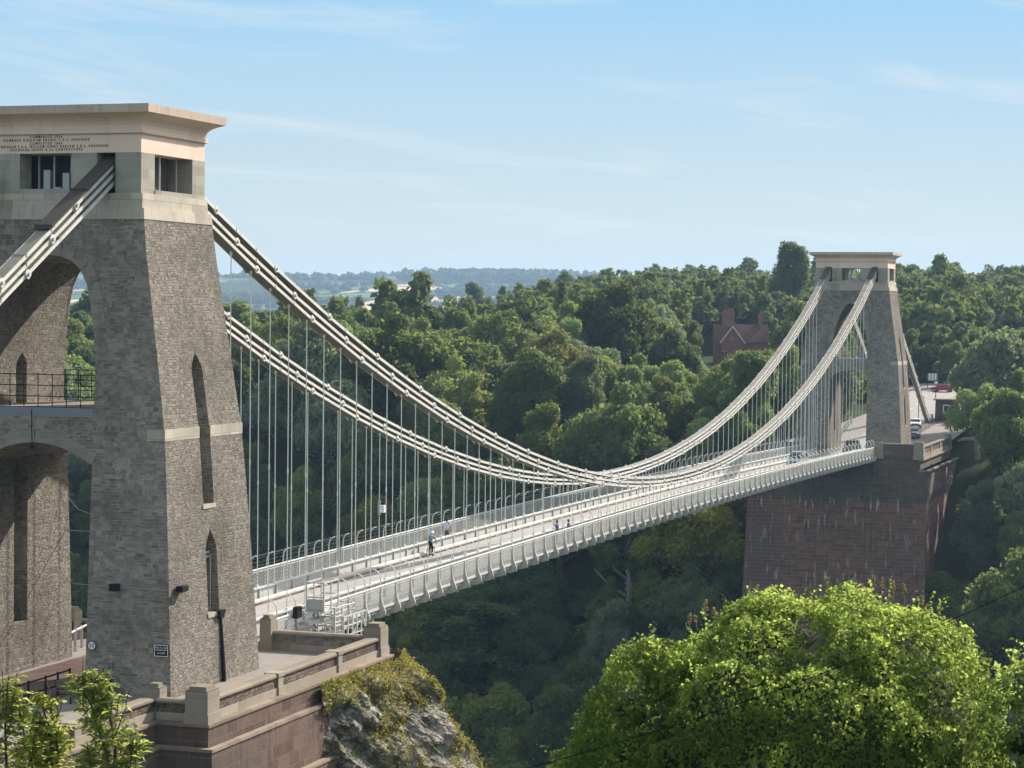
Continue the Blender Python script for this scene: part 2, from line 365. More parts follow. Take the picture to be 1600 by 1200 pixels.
def build_ground():
    ds = list(np.geomspace(1.5, 190, 70)) + list(np.linspace(194, 480, 96)) + list(np.geomspace(490, 9000, 120))
    ths = sorted(set([round(a, 3) for a in np.linspace(-12, 40, 180)] + [round(a, 3) for a in np.linspace(40, 348, 60)]))[:-1]
    V = [(CLOC.x, CLOC.y, 15.9)]; n = len(ths)
    for d in ds:
        for a in ths:
            x, y = CLOC.x+d*cos(radians(a)), CLOC.y+d*sin(radians(a)); V.append((x, y, zg(x, y)))
    F = []
    for j in range(len(ds)-1):
        for i in range(n):
            a, b = 1+j*n+i, 1+j*n+(i+1) % n; F.append((a, b, b+n, a+n))
    for i in range(n): F.append((0, 1+i, 1+(i+1) % n, 1+(i+1) % n))
    me = bpy.data.meshes.new('ground'); me.from_pydata(V, [], [f if len(set(f)) == 4 else f[:3] for f in F]); me.shade_smooth()
    t = NT('ground_cover'); g = t.n('NewGeometry').outputs['Position']; sx = t.n('SeparateXYZ', i_0=g).outputs
    und = t.mix(t.ramp(t.noise(g, .12, 5), [(.4, 0.0), (.62, 1.0)]), (.022, .032, .014), (.05, .058, .022))
    # far farmland: fields, hedges, woods
    st = t.n('VectorMath', operation='MULTIPLY', i_0=g, i_1=(.0024, .0072, 0)).outputs[0]
    wn = t.n('TexNoise', i_Vector=st, i_Scale=1.5); wv = t.n('VectorMath', operation='ADD', i_0=st, i_1=t.n('VectorMath', operation='MULTIPLY', i_0=wn.outputs[1], i_1=(.35, .35, 0)).outputs[0]).outputs[0]
    vo = t.n('TexVoronoi', i_Vector=wv, i_Scale=1.0); vo.voronoi_dimensions = '2D'
    ve = t.n('TexVoronoi', i_Vector=wv, i_Scale=1.0); ve.voronoi_dimensions = '2D'; ve.feature = 'DISTANCE_TO_EDGE'
    rc = t.n('SeparateColor', i_0=vo.outputs['Color']).outputs[0]
    fld = t.ramp(rc, [(0, (.075, .11, .04)), (.28, (.11, .16, .05)), (.42, (.56, .43, .25)), (.56, (.03, .045, .02)), (.64, (.12, .15, .05)), (.74, (.62, .45, .27)), (.82, (.035, .05, .024)), (1, (.30, .26, .13))])
    fld.node.color_ramp.interpolation = 'CONSTANT'
    fld = t.mix(t.ramp(ve.outputs['Distance'], [(.035, 1.0), (.06, 0.0)]), fld, (.02, .034, .016))
    fld = t.mix(t.ramp(t.noise(st, 2.6, 4, .6), [(.57, 0.0), (.60, 1.0)]), fld, (.022, .038, .018))
    far = t.ramp(t.math('DIVIDE', sx[0], 4000.0), [(.3, 0.0), (.4, 1.0)])
    t.done(t.mix(far, und, fld), 1.0, .05)
    me.materials.append(t.m)
    o = bpy.data.objects.new('ground', me); link(o); o['kind'] = 'structure'
build_ground()

def zd(x):      # deck level along the span
    t = x/L; return -1.1963*t + .8073*4*t*(1-t)
def zroad(x): return -1.2 + .0 if x < 217 else (-1.2 + .045*(x-217) if x < 345 else 4.56)
def sheet(name, pts_xy, z, mat, kind='structure'):
    mb = MB()
    mb.add([(x, y, z(x) if callable(z) else z) for x, y in pts_xy], [tuple(range(len(pts_xy)))])
    o = mb.build(name, mat); o['kind'] = kind; return o
# near terrace pavement and road through the arch
mb = MB()
for x0, x1, y0, y1 in ((-44, -9.6, -8.9, -2.6), (-9.6, 11.4, -11.2, -2.6), (-44, 11.4, 2.6, 12.0), ):
    mb.box(x0, x1, y0, y1, -.35, .12)
o = mb.build('pavement', MT['concrete']); o['kind'] = 'structure'
mb = MB(); mb.box(-60, 11.4, -2.597, 2.597, -.35, 0.0)
o = mb.build('road', MT['road']); o['kind'] = 'structure'
mb = MB()
for x in (-34, -26.5, -19, -11.5, -6.2):
    mb.box(x, x+2.2, -.06, .06, .0, .004)
o = mb.build('road_marking', MT['signwhite']); o['kind'] = 'structure'
# far road: pavement sheet climbing away behind the far tower
def strip(name, xs, y0, y1, dz, mat):
    mb = MB(); vs = []
    for x in xs:
        vs += [(x, y0(x), zroad(x)+dz), (x, y1(x), zroad(x)+dz)]
    mb.add(vs, [(2*i, 2*i+2, 2*i+3, 2*i+1) for i in range(len(xs)-1)])
    o = mb.build(name, mat); o['kind'] = 'structure'
xs = [203.6, 217, 240, 260, 280, 300, 320, 345, 352]
strip('far_pavement', xs, lambda x: -10.4, lambda x: interp(x, [203, 240, 270, 345], [12, 12, 8.5, 11]), .10, MT['concrete'])
strip('far_road', xs, lambda x: -2.6-.02*max(0, x-230), lambda x: interp(x, [203, 240, 345], [2.6, 3.2, 10]), .14, MT['farroad'])
mb = MB()
for x in range(224, 340, 9): mb.box(x, x+3, .05*(x-224)-.07, .05*(x-224)+.07, zroad(x+1.5)+.144+.0, zroad(x+1.5)+.21)
o = mb.build('far_road_marking', MT['signwhite']); o['kind'] = 'structure'

MT['beam'] = paint('beam_paint', (.20, .23, .27), .6, .15, 2)
# ------------------------------------------------------------------ towers
ZS = [-3, 0, 2, 4, 6, 8, 10, 12, 14, 16, 18, 20, 21.6]
HXS = [4.85, 4.70, 4.61, 4.50, 4.39, 4.27, 4.15, 4.03, 3.90, 3.80, 3.70, 3.60, 3.50]
HYS = [7.42, 7.28, 7.18, 7.07, 6.96, 6.83, 6.70, 6.54, 6.26, 5.97, 5.67, 5.37, 5.19]
thx = lambda z: interp(z, ZS, HXS)
thy = lambda z: interp(z, ZS, HYS)
def lancet(z0, zs, za, w, n=6):      # pointed opening outline (a, z)
    pts = [(-w, z0), (w, z0), (w, zs)]
    for i in range(1, n): t = i/n; pts.append((w*(1-t**1.7), zs+(za-zs)*t))
    pts.append((0, za))
    for i in range(n-1, 0, -1): t = i/n; pts.append((-w*(1-t**1.7), zs+(za-zs)*t))
    pts.append((-w, zs)); return pts
def near_upper():
    h = [(2.95, 13.0), (2.95, 14.6), (2.90, 15.6), (2.80, 16.7), (2.64, 17.7), (2.42, 18.6), (2.08, 19.28), (1.6, 19.7), (1.0, 19.92), (.4, 19.98)]
    return h
def far_upper():
    return [(2.42, 12.4), (2.42, 13.6), (2.3, 14.8), (2.06, 16.2), (1.7, 17.5), (1.2, 18.7), (.7, 19.45), (.25, 19.85)]
def ring(half): return [(y, z) for y, z in half] + [(-y, z) for y, z in reversed(half)]
def tower(label, ox, dz, far):
    T = empty('stone_bridge_tower', label, 'bridge tower', (ox, 0, dz), 0, 'towers of the suspension bridge')
    body = MB(); n = len(ZS)
    vs = [(sx*hx, sy*hy, z) for z, hx, hy in zip(ZS, HXS, HYS) for sx, sy in ((-1, -1), (1, -1), (1, 1), (-1, 1))]
    fs = [(3, 2, 1, 0), tuple(4*(n-1)+i for i in range(4))]
    for j in range(n-1): fs += [(4*j+i, 4*j+(i+1) % 4, 4*j+4+(i+1) % 4, 4*j+4+i) for i in range(4)]
    body.add(vs, fs)
    hw = 2.5 if far else 2.95
    low = [(-hw, -4), (hw, -4)] + ([(hw, 9.6), (1.9, 10.35), (.9, 10.75), (0, 10.85), (-.9, 10.75), (-1.9, 10.35), (-hw, 9.6)] if far else
          [(hw, 10.45), (2.3, 10.8), (1.5, 11.15), (.7, 11.35), (0, 11.4), (-.7, 11.35), (-1.5, 11.15), (-2.3, 10.8), (-hw, 10.45)])
    up = ring(far_upper() if far else near_upper())
    cuts = [MB().prism(low, 'x', -7, 7), MB().prism(up, 'x', -7, 7)]
    sl = [(3.45, 6.3, 7.3, .58, 6.1), (8.5, 14.7, 15.5, .56, 5.2)]
    for z0, zs, za, w, dep in sl:
        for sy in (-1, 1):
            cuts.append(MB().prism(lancet(z0, zs, za, w), 'y', sy*dep if sy < 0 else dep, sy*9))
    sli = [(2.5, 9.6, 10.35, .62), (12.9, 14.8, 15.4, .5)]
    for z0, zs, za, w in sli:
        pts = [(a-.3+.0, z) for a, z in lancet(z0, zs, za, w)]
        for sy in (-1, 1): cuts.append(MB().prism(pts, 'y', sy*1.5, sy*(hw+.9)))
    me = boolean(body, cuts); me.materials.clear(); me.materials.append(MT['rubble'])
    sh = link(bpy.data.objects.new('shaft', me), T)
    # dark glazing at the back of the slits
    for z0, zs, za, w, dep in sl:
        for sy in (-1, 1):
            w_ = MB().prism(lancet(z0+.02, zs, za-.05, w-.015), 'y', sy*(dep+.012), sy*(dep+.05)).build('slit_window', MT['slit'], T)
            m = MB(); y = sy*(dep+.16)
            for zz in np.arange(z0+.9, zs, 1.3): m.box(-w+.02, w-.02, y-.03, y+.03, zz-.04, zz+.04)
            m.build_each('window_bar', MT['black'], w_)
            MB().box(-w-.12, w+.12, sy*(thy(z0)-.25) if sy > 0 else -thy(z0)-.06, thy(z0)+.06 if sy > 0 else -thy(z0)+.25, z0-.2, z0-.002).build('window_sill', MT['cream'], w_)
    if not far:
        for zz, q in ((6.0, .05),):
            m = MB()
            for k in (0, .2): m.box(-.56, .56, -6.6, -6.5, zz+k-.05, zz+k+.05)
            m.build('window_guard', MT['white'], T)
    for z0, zs, za, w in sli:
        for sy in (-1, 1):
            pts = [(a-.3, z) for a, z in lancet(z0+.02, zs, za-.05, w-.015)]
            MB().prism(pts, 'y', sy*(hw+.82), sy*(hw+.87)).build('slit_window', MT['slit'], T)
            MB().box(-.3-w-.08, -.3+w+.08, sy*(hw+.1) if sy > 0 else -hw-.1-.0, sy*(hw+.3) if sy > 0 else -hw+.05, z0-.16, z0-.003).build('window_sill', MT['cream'], T)
    # pale corner band
    zb0, zb1 = 11.60, 12.12
    m = MB()
    def bandbox(x0, x1, y0, y1):
        m.box(x0, x1, y0, y1, zb0, zb1)
    hxb, hyb = thx(zb0)+.02, thy(zb0)+.02
    for sx in (-1, 1):
        for sy in (-1, 1):
            xa, xb = sorted((sx*hxb, sx*(hxb-.3))); ya, yb = sorted((sy*hyb, sy*(hyb-.9)))
            bandbox(xa, xb, ya, yb)
    for sy in (-1, 1):
        ya, yb = sorted((sy*(hyb-.005), sy*(hyb-.28)))
        for xa, xb in ((-hxb+.301, -.57), (.57, hxb-.301)): bandbox(xa, xb, ya, yb)
    m.build_each('stone_band', MT['cream'], T)
    # arch rings
    def arch_ring(m, half, wd, x0, x1):
        pts = half
        outer = []
        for i, (y, z) in enumerate(pts):
            a, b = pts[max(i-1, 0)], pts[min(i+1, len(pts)-1)]
            ty, tz = b[0]-a[0], b[1]-a[1]; l = hypot(ty, tz); outer.append((y+tz/l*wd, z-ty/l*wd))
        for s in (1, -1):
            for i in range(len(pts)-1):
                q = [pts[i], pts[i+1], outer[i+1], outer[i]]; vs = [(x, s*y, z) for x in (x0, x1) for y, z in q]
                m.add(vs, [(0, 1, 2, 3), (4, 7, 6, 5), (0, 4, 5, 1), (1, 5, 6, 2), (2, 6, 7, 3), (3, 7, 4, 0)])
    half = far_upper() if far else near_upper()
    k0 = 2 if far else 3
    rings = {(sx, k): MB() for sx in (-1, 1) for k in (0, 1)}
    for sx in (-1, 1):
        for i in range(k0, len(half)-1):
            hx = thx(half[i][1]); a, b = sorted((sx*(hx+.015), sx*(hx-.3)))
            seg = half[i:i+2] if i < len(half)-2 else half[i:]+[(0, half[-1][1]+.02)]
            arch_ring(rings[(sx, 0)], seg, .62, a, b)
    lowh = [p for p in low[2:] if p[0] >= 0]
    for sx in (-1, 1):
        hx = thx(10.6); a, b = sorted((sx*(hx+.03), sx*(hx-.3)))
        arch_ring(rings[(sx, 1)], lowh, .55, a, b)
    for m in rings.values(): m.build('arch_ring', MT['voussoir'], T)
    # ledges
    MB().frust(21.6, 3.53, 5.22, 22.12, 3.45, 5.15).build('ledge', MT['cream'], T)
    MB().frust(22.12, 3.36, 5.03, 22.8, 3.34, 5.01).build('ledge', MT['cream'], T)
    # belfry-like saddle chamber
    m = MB(); zt, zb = 24.65, 22.8
    for sx in (-1, 1):
        for sy in (-1, 1):
            xa, xb = sorted((sx*3.26, sx*1.93)); ya, yb = sorted((sy*4.9, sy*3.6)); m.box(xa, xb, ya, yb, zb, zt)
            xa, xb = sorted((sx*3.26, sx*2.2)); ya, yb = sorted((sy*2.65, sy*1.34)); m.box(xa, xb, ya, yb, zb, zt)
    m.build_each('saddle_chamber_pier', MT['ashlar'], T)
    m = MB()
    for sx in (-1, 1):
        xa, xb = sorted((sx*3.3, sx*2.9)); m.box(xa, xb, -1.33, 1.33, zb, zb+.22)
    for sy in (-1, 1):
        ya, yb = sorted((sy*4.94, sy*4.5)); m.box(-1.92, 1.83, ya, yb, zb, zb+.2)
    m.build_each('window_sill', MT['ashlar'], T)
    for sy in (-1, 1):
        m = MB(); m.box(-1.5, 1.5, sy*3.1-.42, sy*3.1+.42, zb, zb+.55)
        m.frust(zb+.55, 1.5, .4, zb+1.25, .5, .4, 0, sy*3.1)
        m.build('chain_saddle', MT['darkcover'], T)
    if not far: MB().box(-1.6, 1.3, -3.95, 3.95, zb, zt-.01).build('chamber_shade_block', MT['darkcover'], T)  # added dark block standing for the shade inside the chamber
    m = MB()
    for y, h_ in ((-.55, 1.0), (-.1, .35), (.45, 1.15)): m.box(-2.35, -1.9, y-.17, y+.17, zb, zb+h_)
    for y in (-1.0, -.75, .15, .95): m.box(-2.2, -2.1, y-.04, y+.04, zb, zt-.02)
    m.build_each('machinery_block', MT['steel'], T)
    m = MB()
    for sy in (-1, 1): m.box(1.2, 1.26, sy*4.4-.03, sy*4.4+.03, zb, zt); m.box(-.9, -.84, sy*4.6-.03, sy*4.6+.03, zb, zt)
    m.build_each('window_post', MT['steel'], T)
    # frieze and cornice
    MB().box(-3.25, 3.25, -4.89, 4.89, 24.65, 25.5).build('frieze', MT['cornice'], T)
    prof = [(0.03, 25.5), (.14, 25.53), (.14, 25.69), (.02, 25.72), (.04, 25.9), (.12, 26.06), (.27, 26.2), (.48, 26.31), (.68, 26.38), (.70, 26.405)]
    m = MB(); vs = []
    for o_, z in prof: vs += [(sx*(3.25+o_), sy*(4.89+o_), z) for sx, sy in ((-1, -1), (1, -1), (1, 1), (-1, 1))]
    fs = []
    for j in range(len(prof)-1): fs += [(4*j+i, 4*j+(i+1) % 4, 4*j+4+(i+1) % 4, 4*j+4+i) for i in range(4)]
    m.add(vs, fs); m.build('cornice', MT['cornice'], T)
    MB().frust(26.405, 4.03, 5.65, 26.78, 4.05, 5.67).build('cornice_slab', MT['cornice_top'], T)
    # floor of the upper arch with its railing
    hwf = (2.4 if far else 2.93)
    fz = 12.41 if far else 13.0
    for sx in (-1, 1):
        x = sx*(thx(fz)-.12); m = MB()
        ys = np.linspace(-hwf, hwf, 9)
        for y in ys: m.tube([(x, y, fz), (x, y, fz+1.55)], .022, 5)
        for z in (.5, 1.0, 1.5): m.tube([(x, -hwf, fz+z), (x, hwf, fz+z)], .022, 5)
        m.build('railing', MT['black'] if not far else MT['steel'], T)
    m = MB()
    for sx in (-1, 1):
        x = sx*(thx(fz)+.03); a, b = sorted((x, x-sx*.5)); m.box(a, b, -hwf-.0, hwf+.0, fz-.42, fz-.0)
    m.build_each('floor_beam', MT['beam'], T)
    return T
TN = tower('stone tower at the near end of the bridge, with inscription under its pink cornice', 0, 0, False)
TF = tower('small stone tower at the far end of the bridge, on the red abutment', L, FDZ, True)

# writing on the near frieze
FONT = None
def text(body, size, loc, rot, mat, parent, name='inscription', ext=.004, width=None, spacing=1.15, align='CENTER', bold=0.0):
    c = bpy.data.curves.new(name, 'FONT'); c.body = body; c.size = size; c.extrude = ext; c.align_x = align; c.align_y = 'CENTER'; c.space_character = spacing; c.offset = bold
    o = bpy.data.objects.new(name, c); COL.objects.link(o)
    dg = bpy.context.evaluated_depsgraph_get(); dg.update()
    me = bpy.data.meshes.new_from_object(o.evaluated_get(dg)); bpy.data.objects.remove(o)
    if width:
        xs = [v.co.x for v in me.vertices]; k = width/(max(xs)-min(xs))
        for v in me.vertices: v.co.x *= k
    me.materials.clear(); me.materials.append(mat)
    o = link(bpy.data.objects.new(name, me), parent); o.location = loc; o.rotation_euler = rot; return o
EASTROT = (radians(90), 0, radians(-90))
fr = [c for c in TN.children if c.name.startswith('frieze')][0]
for body, z, wd in (('COMMENCED 1836', 25.4, 1.68), ('ISAMBARD KINGDOM BRUNEL F.R.S. ENGINEER', 25.255, 4.5), ('COMPLETED 1864', 25.1, 1.68),
                    ('JOHN HAWKSHAW F.R.S. WILLIAM HENRY BARLOW F.R.S. ENGINEERS', 24.955, 6.4), ('COCHRANE GROVE & Co CONTRACTORS', 24.81, 3.75)):
    text(body, .16, (-3.253, -.02, z), EASTROT, MT['black'], fr, 'lettering', .006, wd, 1.7, 'CENTER', .004)

# fittings on the near tower
def fitting(name, label, cat, build):
    m = MB(); build(m); o = m.build(name, MT['black']); props(o, label, cat); return o
sg = empty('speed_sign', 'round white 20 sign on the shaded face of the near tower', 'road sign', (-4.74, -3.32, 2.31))
def disc(mb, x, y, z, r, d, n=20):
    return mb.prism([(y+r*cos(2*pi*i/n), z+r*sin(2*pi*i/n)) for i in range(n)], 'x', x-d/2, x+d/2)
disc(MB(), 0, 0, 0, .23, .02).build('rim', MT['black'], sg)
disc(MB(), -.013, 0, 0, .185, .012).build('face', MT['signwhite'], sg)
text('20', .25, (-.022, 0, 0), EASTROT, MT['black'], sg, 'numerals', .003)
sg = empty('wall_plaque', 'black plaque with white border low on the near tower corner', 'sign', (-4.66, -6.77, 2.26))
MB().box(-.02, .02, -.37, .37, -.29, .29).build('board', MT['black'], sg)
m = MB()
for a, b, c, d in ((-.34, .34, .235, .265), (-.34, .34, -.265, -.235), (-.34, -.31, -.235, .235), (.31, .34, -.235, .235), (-.28, .28, .015, .04)): m.box(-.026, -.02, a, b, c, d)
m.build('border', MT['signwhite'], sg)
text('WALK TO AVON', .13, (-.024, 0, .13), EASTROT, MT['signwhite'], sg, 'lettering', .003, .56)
text('GO SLOW', .13, (-.024, 0, -.11), EASTROT, MT['signwhite'], sg, 'lettering', .003, .4)
fl = empty('floodlight', 'black floodlight on the shaded face of the near tower, cable either side', 'floodlight', (-4.52, -4.44, 5.0))
MB().box(-.35, -.05, -.22, .22, -.16, .16).build('housing', MT['black'], fl, bevel=.03)
MB().box(-.08, .1, -.05, .05, -.1, .1).build('bracket', MT['black'], fl)
MB().tube([(.0, 2.2, .05), (.0, 1.0, .02), (.02, -.3, .0), (.01, -2.5, -.03)], .014, 6).build('cable', MT['steel'], fl)
fl = empty('floodlight', 'black floodlight on the sunlit side face of the near tower', 'floodlight', (-3.7, -7.02, 4.95))
MB().box(-.2, .45, -.4, -.06, -.14, .14).build('housing', MT['black'], fl, bevel=.03)
MB().box(.0, .1, -.08, .1, -.1, .1).build('bracket', MT['black'], fl)
dp = empty('drainpipe', 'black drainpipe down the sunlit side of the near tower below the lower slit', 'drainpipe', (.62, -7.2, 0))
MB().tube([(0, -.15, -.6), (0, -.14, .5), (0, -.02, 2.0), (-.02, .08, 3.2)], .1, 10).build('pipe', MT['black'], dp)
m = MB(); m.frust(3.1, .18, .16, 3.5, .3, .22, -.1, .08); m.build('hopper', MT['black'], dp)
MB().tube([(-.2, .5, 3.5), (-.2, .5, 6.1)], .035, 6).build('riser', MT['steel'], dp)
hk = MB(); hk.tube([(-4.32, .05, 12.9), (-4.36, .02, 12.0), (-4.36, 0, 11.3)], .03, 6); hk.ball((-4.36, 0, 11.2), .11)
props(hk.build('hanging_hook', MT['black']), 'black chain hook hanging from the floor beam in the near tower arch', 'hook')
m = MB(); m.tube([(3.6, 2.95, 8.57), (3.9, 2.2, 7.6), (4.05, -2.9, 6.0)], .016, 5)
props(m.build('overhead_wire', MT['signwhite']), 'slanting pale wire slung across the arch of the near tower', 'wire')
m = MB(); m.tube([(4.0, 2.95, 6.54), (4.0, 0, 6.5), (4.0, -2.95, 6.54)], .03, 5)
props(m.build('overhead_wire', MT['steel']), 'level cable slung across the arch of the near tower', 'wire')

# ------------------------------------------------------------------ deck
def sweep(mb, sec, xs, zf=zd):
    n = len(sec); vs = [(x, y, zf(x)+z) for x in xs for y, z in sec]; k = len(xs)
    fs = [(i*n+j, (i+1)*n+j, (i+1)*n+(j+1) % n, i*n+(j+1) % n) for i in range(k-1) for j in range(n)]
    return mb.add(vs, fs+[tuple(range(n)), tuple(range((k-1)*n, k*n))[::-1]])
def rect(y0, y1, z0, z1): return [(y0, z0), (y1, z0), (y1, z1), (y0, z1)]
def circ(y, z, r, n=8): return [(y+r*cos(2*pi*i/n), z+r*sin(2*pi*i/n)) for i in range(n)]
DX0, DX1 = 11.42, 203.4
ST = [HX0+SP*k for k in range(2, 81)]
XS = [DX0]+ST+[DX1]
DK = empty('bridge_deck', 'long pale grey suspended deck running between the two towers', 'bridge deck', (0, 0, 0))
sweep(MB(), rect(-2.85, 2.85, -.3, 0), XS).build('roadway', MT['deckroad'], DK)
for s in (-1, 1):
    y0, y1 = sorted((s*3.2, s*4.66)); sweep(MB(), rect(y0, y1, -.2, .1), XS).build('footway', MT['farroad'], DK)
GH = {-1: 1.08, 1: .88}
for s in (-1, 1):
    h = GH[s]; m = MB()
    sweep(m, rect(s*3.05-.02, s*3.05+.02, -.5, h-.04), XS)
    for x in ST:
        z = zd(x); m.box(x-.055, x+.055, s*3.05-.11, s*3.05+.11, z-.3, z+h-.04)
    g = m.build('girder', MT['panel'], DK)
    sweep(MB(), rect(s*3.05-.16, s*3.05+.16, h-.04, h+.03), XS).build('flange', MT['white'], g)
    sweep(MB(), circ(s*2.62, .22, .15, 10), XS).build('kerb_tube', MT['tubep'], DK, smooth=True)
    m = MB()
    for x in ST[1::4]: m.box(x+.7, x+1.0, s*2.62-.12, s*2.62+.12, zd(x)+.0, zd(x)+.1)
    m.build_each('drain_gap', MT['black'], g)
# parapets with lattice panels, rails, curved brackets and inward-curving fence posts
PH = {-1: 1.33, 1: 1.5}
brk = [(4.70, 1.3), (4.79, 1.3), (4.80, .85), (4.84, .5), (4.94, .2), (5.03, .0), (5.08, -.14), (5.06, -.28), (4.96, -.42), (4.8, -.50), (4.5, -.56), (4.1, -.62), (3.5, -.66), (3.5, -.25), (4.4, -.2), (4.62, -.1), (4.68, .3)]
def lattice(mb, x0, x1, y, z0, z1, zf, dx=.23, w=.036, th=.02):
    H = z1-z0; n = int((x1-x0)/dx)
    for k in range(-int(H/dx), n+1):
        for dr in (1, -1):
            a = x0+k*dx; xa, xb = a, a+H; za, zb = (z0, z1) if dr > 0 else (z1, z0)
            # clip to panel
            if xa < x0: t = (x0-xa)/H; za += (zb-za)*t; xa = x0
            if xb > x1: t = (x1-xa)/(xb-xa) if xb > xa else 0; zb = za+(zb-za)*t; xb = x1
            if xb-xa < .03: continue
            ww = w*.72
            vs = []
            yy = y+.012*dr
            for dy in (-th/2, th/2):
                vs += [(xa, yy+dy, zf(xa)+za-ww), (xb, yy+dy, zf(xb)+zb-ww), (xb, yy+dy, zf(xb)+zb+ww), (xa, yy+dy, zf(xa)+za+ww)]
            mb.add(vs, [(0, 1, 2, 3), (7, 6, 5, 4), (0, 4, 5, 1), (3, 2, 6, 7)])
for s in (-1, 1):
    h = PH[s]; Y = s*4.72
    ls = MB()
    for a, b in zip(XS[:-1], XS[1:]):
        lattice(ls, a+.06, b-.06, Y, .12, h-.1, zd)
    for a in ST: ls.box(a-.05, a+.05, Y-.05, Y+.05, zd(a)+.1, zd(a)+h-.03)
    P = ls.build('lattice_parapet', MT['white'], DK)
    m = MB()
    sweep(m, circ(Y, h, .065, 8), XS); m.build('handrail', MT['white'], P)
    m = MB(); sweep(m, rect(Y-.05, Y+.05, .0, .14), XS); sweep(m, rect(Y-.04, Y+.04, h-.16, h-.1), XS); m.build('lattice_rail', MT['white'], P)
    me = None
    for i, x in enumerate(ST):
        m = MB(); pl = [(s*a, b) for a, b in brk]
        if me is None:
            m.prism(pl, 'x', -.025, .025)
            fl = pl[1:13]
            for (a, b), (c, d) in zip(fl[:-1], fl[1:]):
                l = hypot(c-a, d-b); nx, nz = -(d-b)/l*.03, (c-a)/l*.03
                m.prism([(a, b), (c, d), (c+nx, d+nz), (a+nx, b+nz)], 'x', -.06, .06)
            me = m.mesh('bracket'); me.materials.append(MT['white'])
        o = link(bpy.data.objects.new('bracket', me), DK); o.location = (x, 0, zd(x))
    # fence posts
    pp = [(0, h), (0, h+.45), (-.05, h+.7), (-.16, h+.86), (-.34, h+.96), (-.42, h+.97)]
    pm = MB().tube([(0, s*(4.72+a), b) for a, b in pp], .035, 6).mesh('fence_post'); pm.materials.append(MT['rod'])
    fp = None
    extra = MB()
    for i, x in enumerate(ST):
        if s == -1 or i < 20:
            o = link(bpy.data.objects.new('fence_post', pm), DK); o.location = (x, 0, zd(x))
        else: extra.tube([(x, s*(4.72+a), zd(x)+b) for a, b in pp], .035, 6)
    if s == 1:
        o = extra.build('fence_posts_far', MT['rod'], DK); o.name = 'fence_post_row'; o['kind'] = 'stuff'
    m = MB()
    for a, b in ((0, h+.22), (0, h+.45), (-.05, h+.7), (-.16, h+.86), (-.40, h+.97)):
        m.tube([(x, s*(4.72+a), zd(x)+b) for x in XS], .003, 3)
    m.build('fence_wire', MT['steel'], DK)
m = MB()
for x in ST: m.box(x-.12, x+.12, -4.3, 4.3, zd(x)-.72, zd(x)-.3)
m.build('cross_girder', MT['panel'], DK)
for s in (-1, 1):
    m = MB(); sweep(m, rect(s*3.05-.12, s*3.05+.12, -.72, -.5), XS); m.build('lower_chord', MT['panel'], DK)

# ------------------------------------------------------------------ chains and hangers
XM = 106.2
def zc(j, x):         # axis of chain j (0 top, 1 middle, 2 bottom)
    base = (3.17, 2.80, 2.48)[j]; dx = x-XM
    if dx < 0: return base + (.00199, .00197, .001955)[j]*dx*dx
    # far half lands a little lower
    return base + (.00191, .00189, .001875)[j]*dx*dx
CY = 3.12
def chain_mesh(mb, dk, nodes, y, bars=11, width=.62, hgt=.168, pins=True, mids=True):
    """nodes: pin positions (x,z); flat eye-bars side by side"""
    ys = np.linspace(-width/2, width/2, bars)
    for i, ((xa, za), (xb, zb)) in enumerate(zip(nodes[:-1], nodes[1:])):
        off = (i % 2)*.024-.012
        l = hypot(xb-xa, zb-za); tx, tz = (xb-xa)/l, (zb-za)/l; nx, nz = -tz*hgt/2, tx*hgt/2
        for j, yy in enumerate(ys):
            t_ = .034 if j in (0, bars-1) else .046
            y0, y1 = y+yy+off-t_/2, y+yy+off+t_/2
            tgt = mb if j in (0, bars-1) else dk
            tgt.add([(px+sx*nx, yv, pz+sx*nz) for yv in (y0, y1) for px, pz, sx in ((xa, za, -1), (xb, zb, -1), (xb, zb, 1), (xa, za, 1))],
                    [(0, 1, 2, 3), (7, 6, 5, 4), (0, 4, 5, 1), (3, 2, 6, 7), (0, 3, 7, 4), (1, 5, 6, 2)])
        if mids:
            for f in (1/3, 2/3):
                cx, cz = xa+(xb-xa)*f, za+(zb-za)*f
                mb.box(cx-.05, cx+.05, y-width/2-.035, y+width/2+.035, cz-.03, cz+.03+hgt/2)
    if pins:
        for x, z in nodes[1:-1]:
            for sy in (-1, 1):
                ya, yb = sorted((y+sy*(width/2-.02), y+sy*(width/2+.05)))
                mb.prism([(x+.21*cos(2*pi*k/12), z+.21*sin(2*pi*k/12)) for k in range(12)], 'y', ya, yb)
                ya, yb = sorted((y+sy*(width/2+.05), y+sy*(width/2+.15)))
                mb.prism([(x+.085*cos(2*pi*k/8), z+.085*sin(2*pi*k/8)) for k in range(8)], 'y', ya, yb)
names = {-1: ('north', 'nearer set of three white main chains hanging over the span on the cyclist-free side'), 1: ('', '')}
LBL = {-1: 'nearer set of three stacked white chains, upper one where they leave the near tower',
       1: 'farther set of three stacked white chains, lower one where they leave the near tower'}
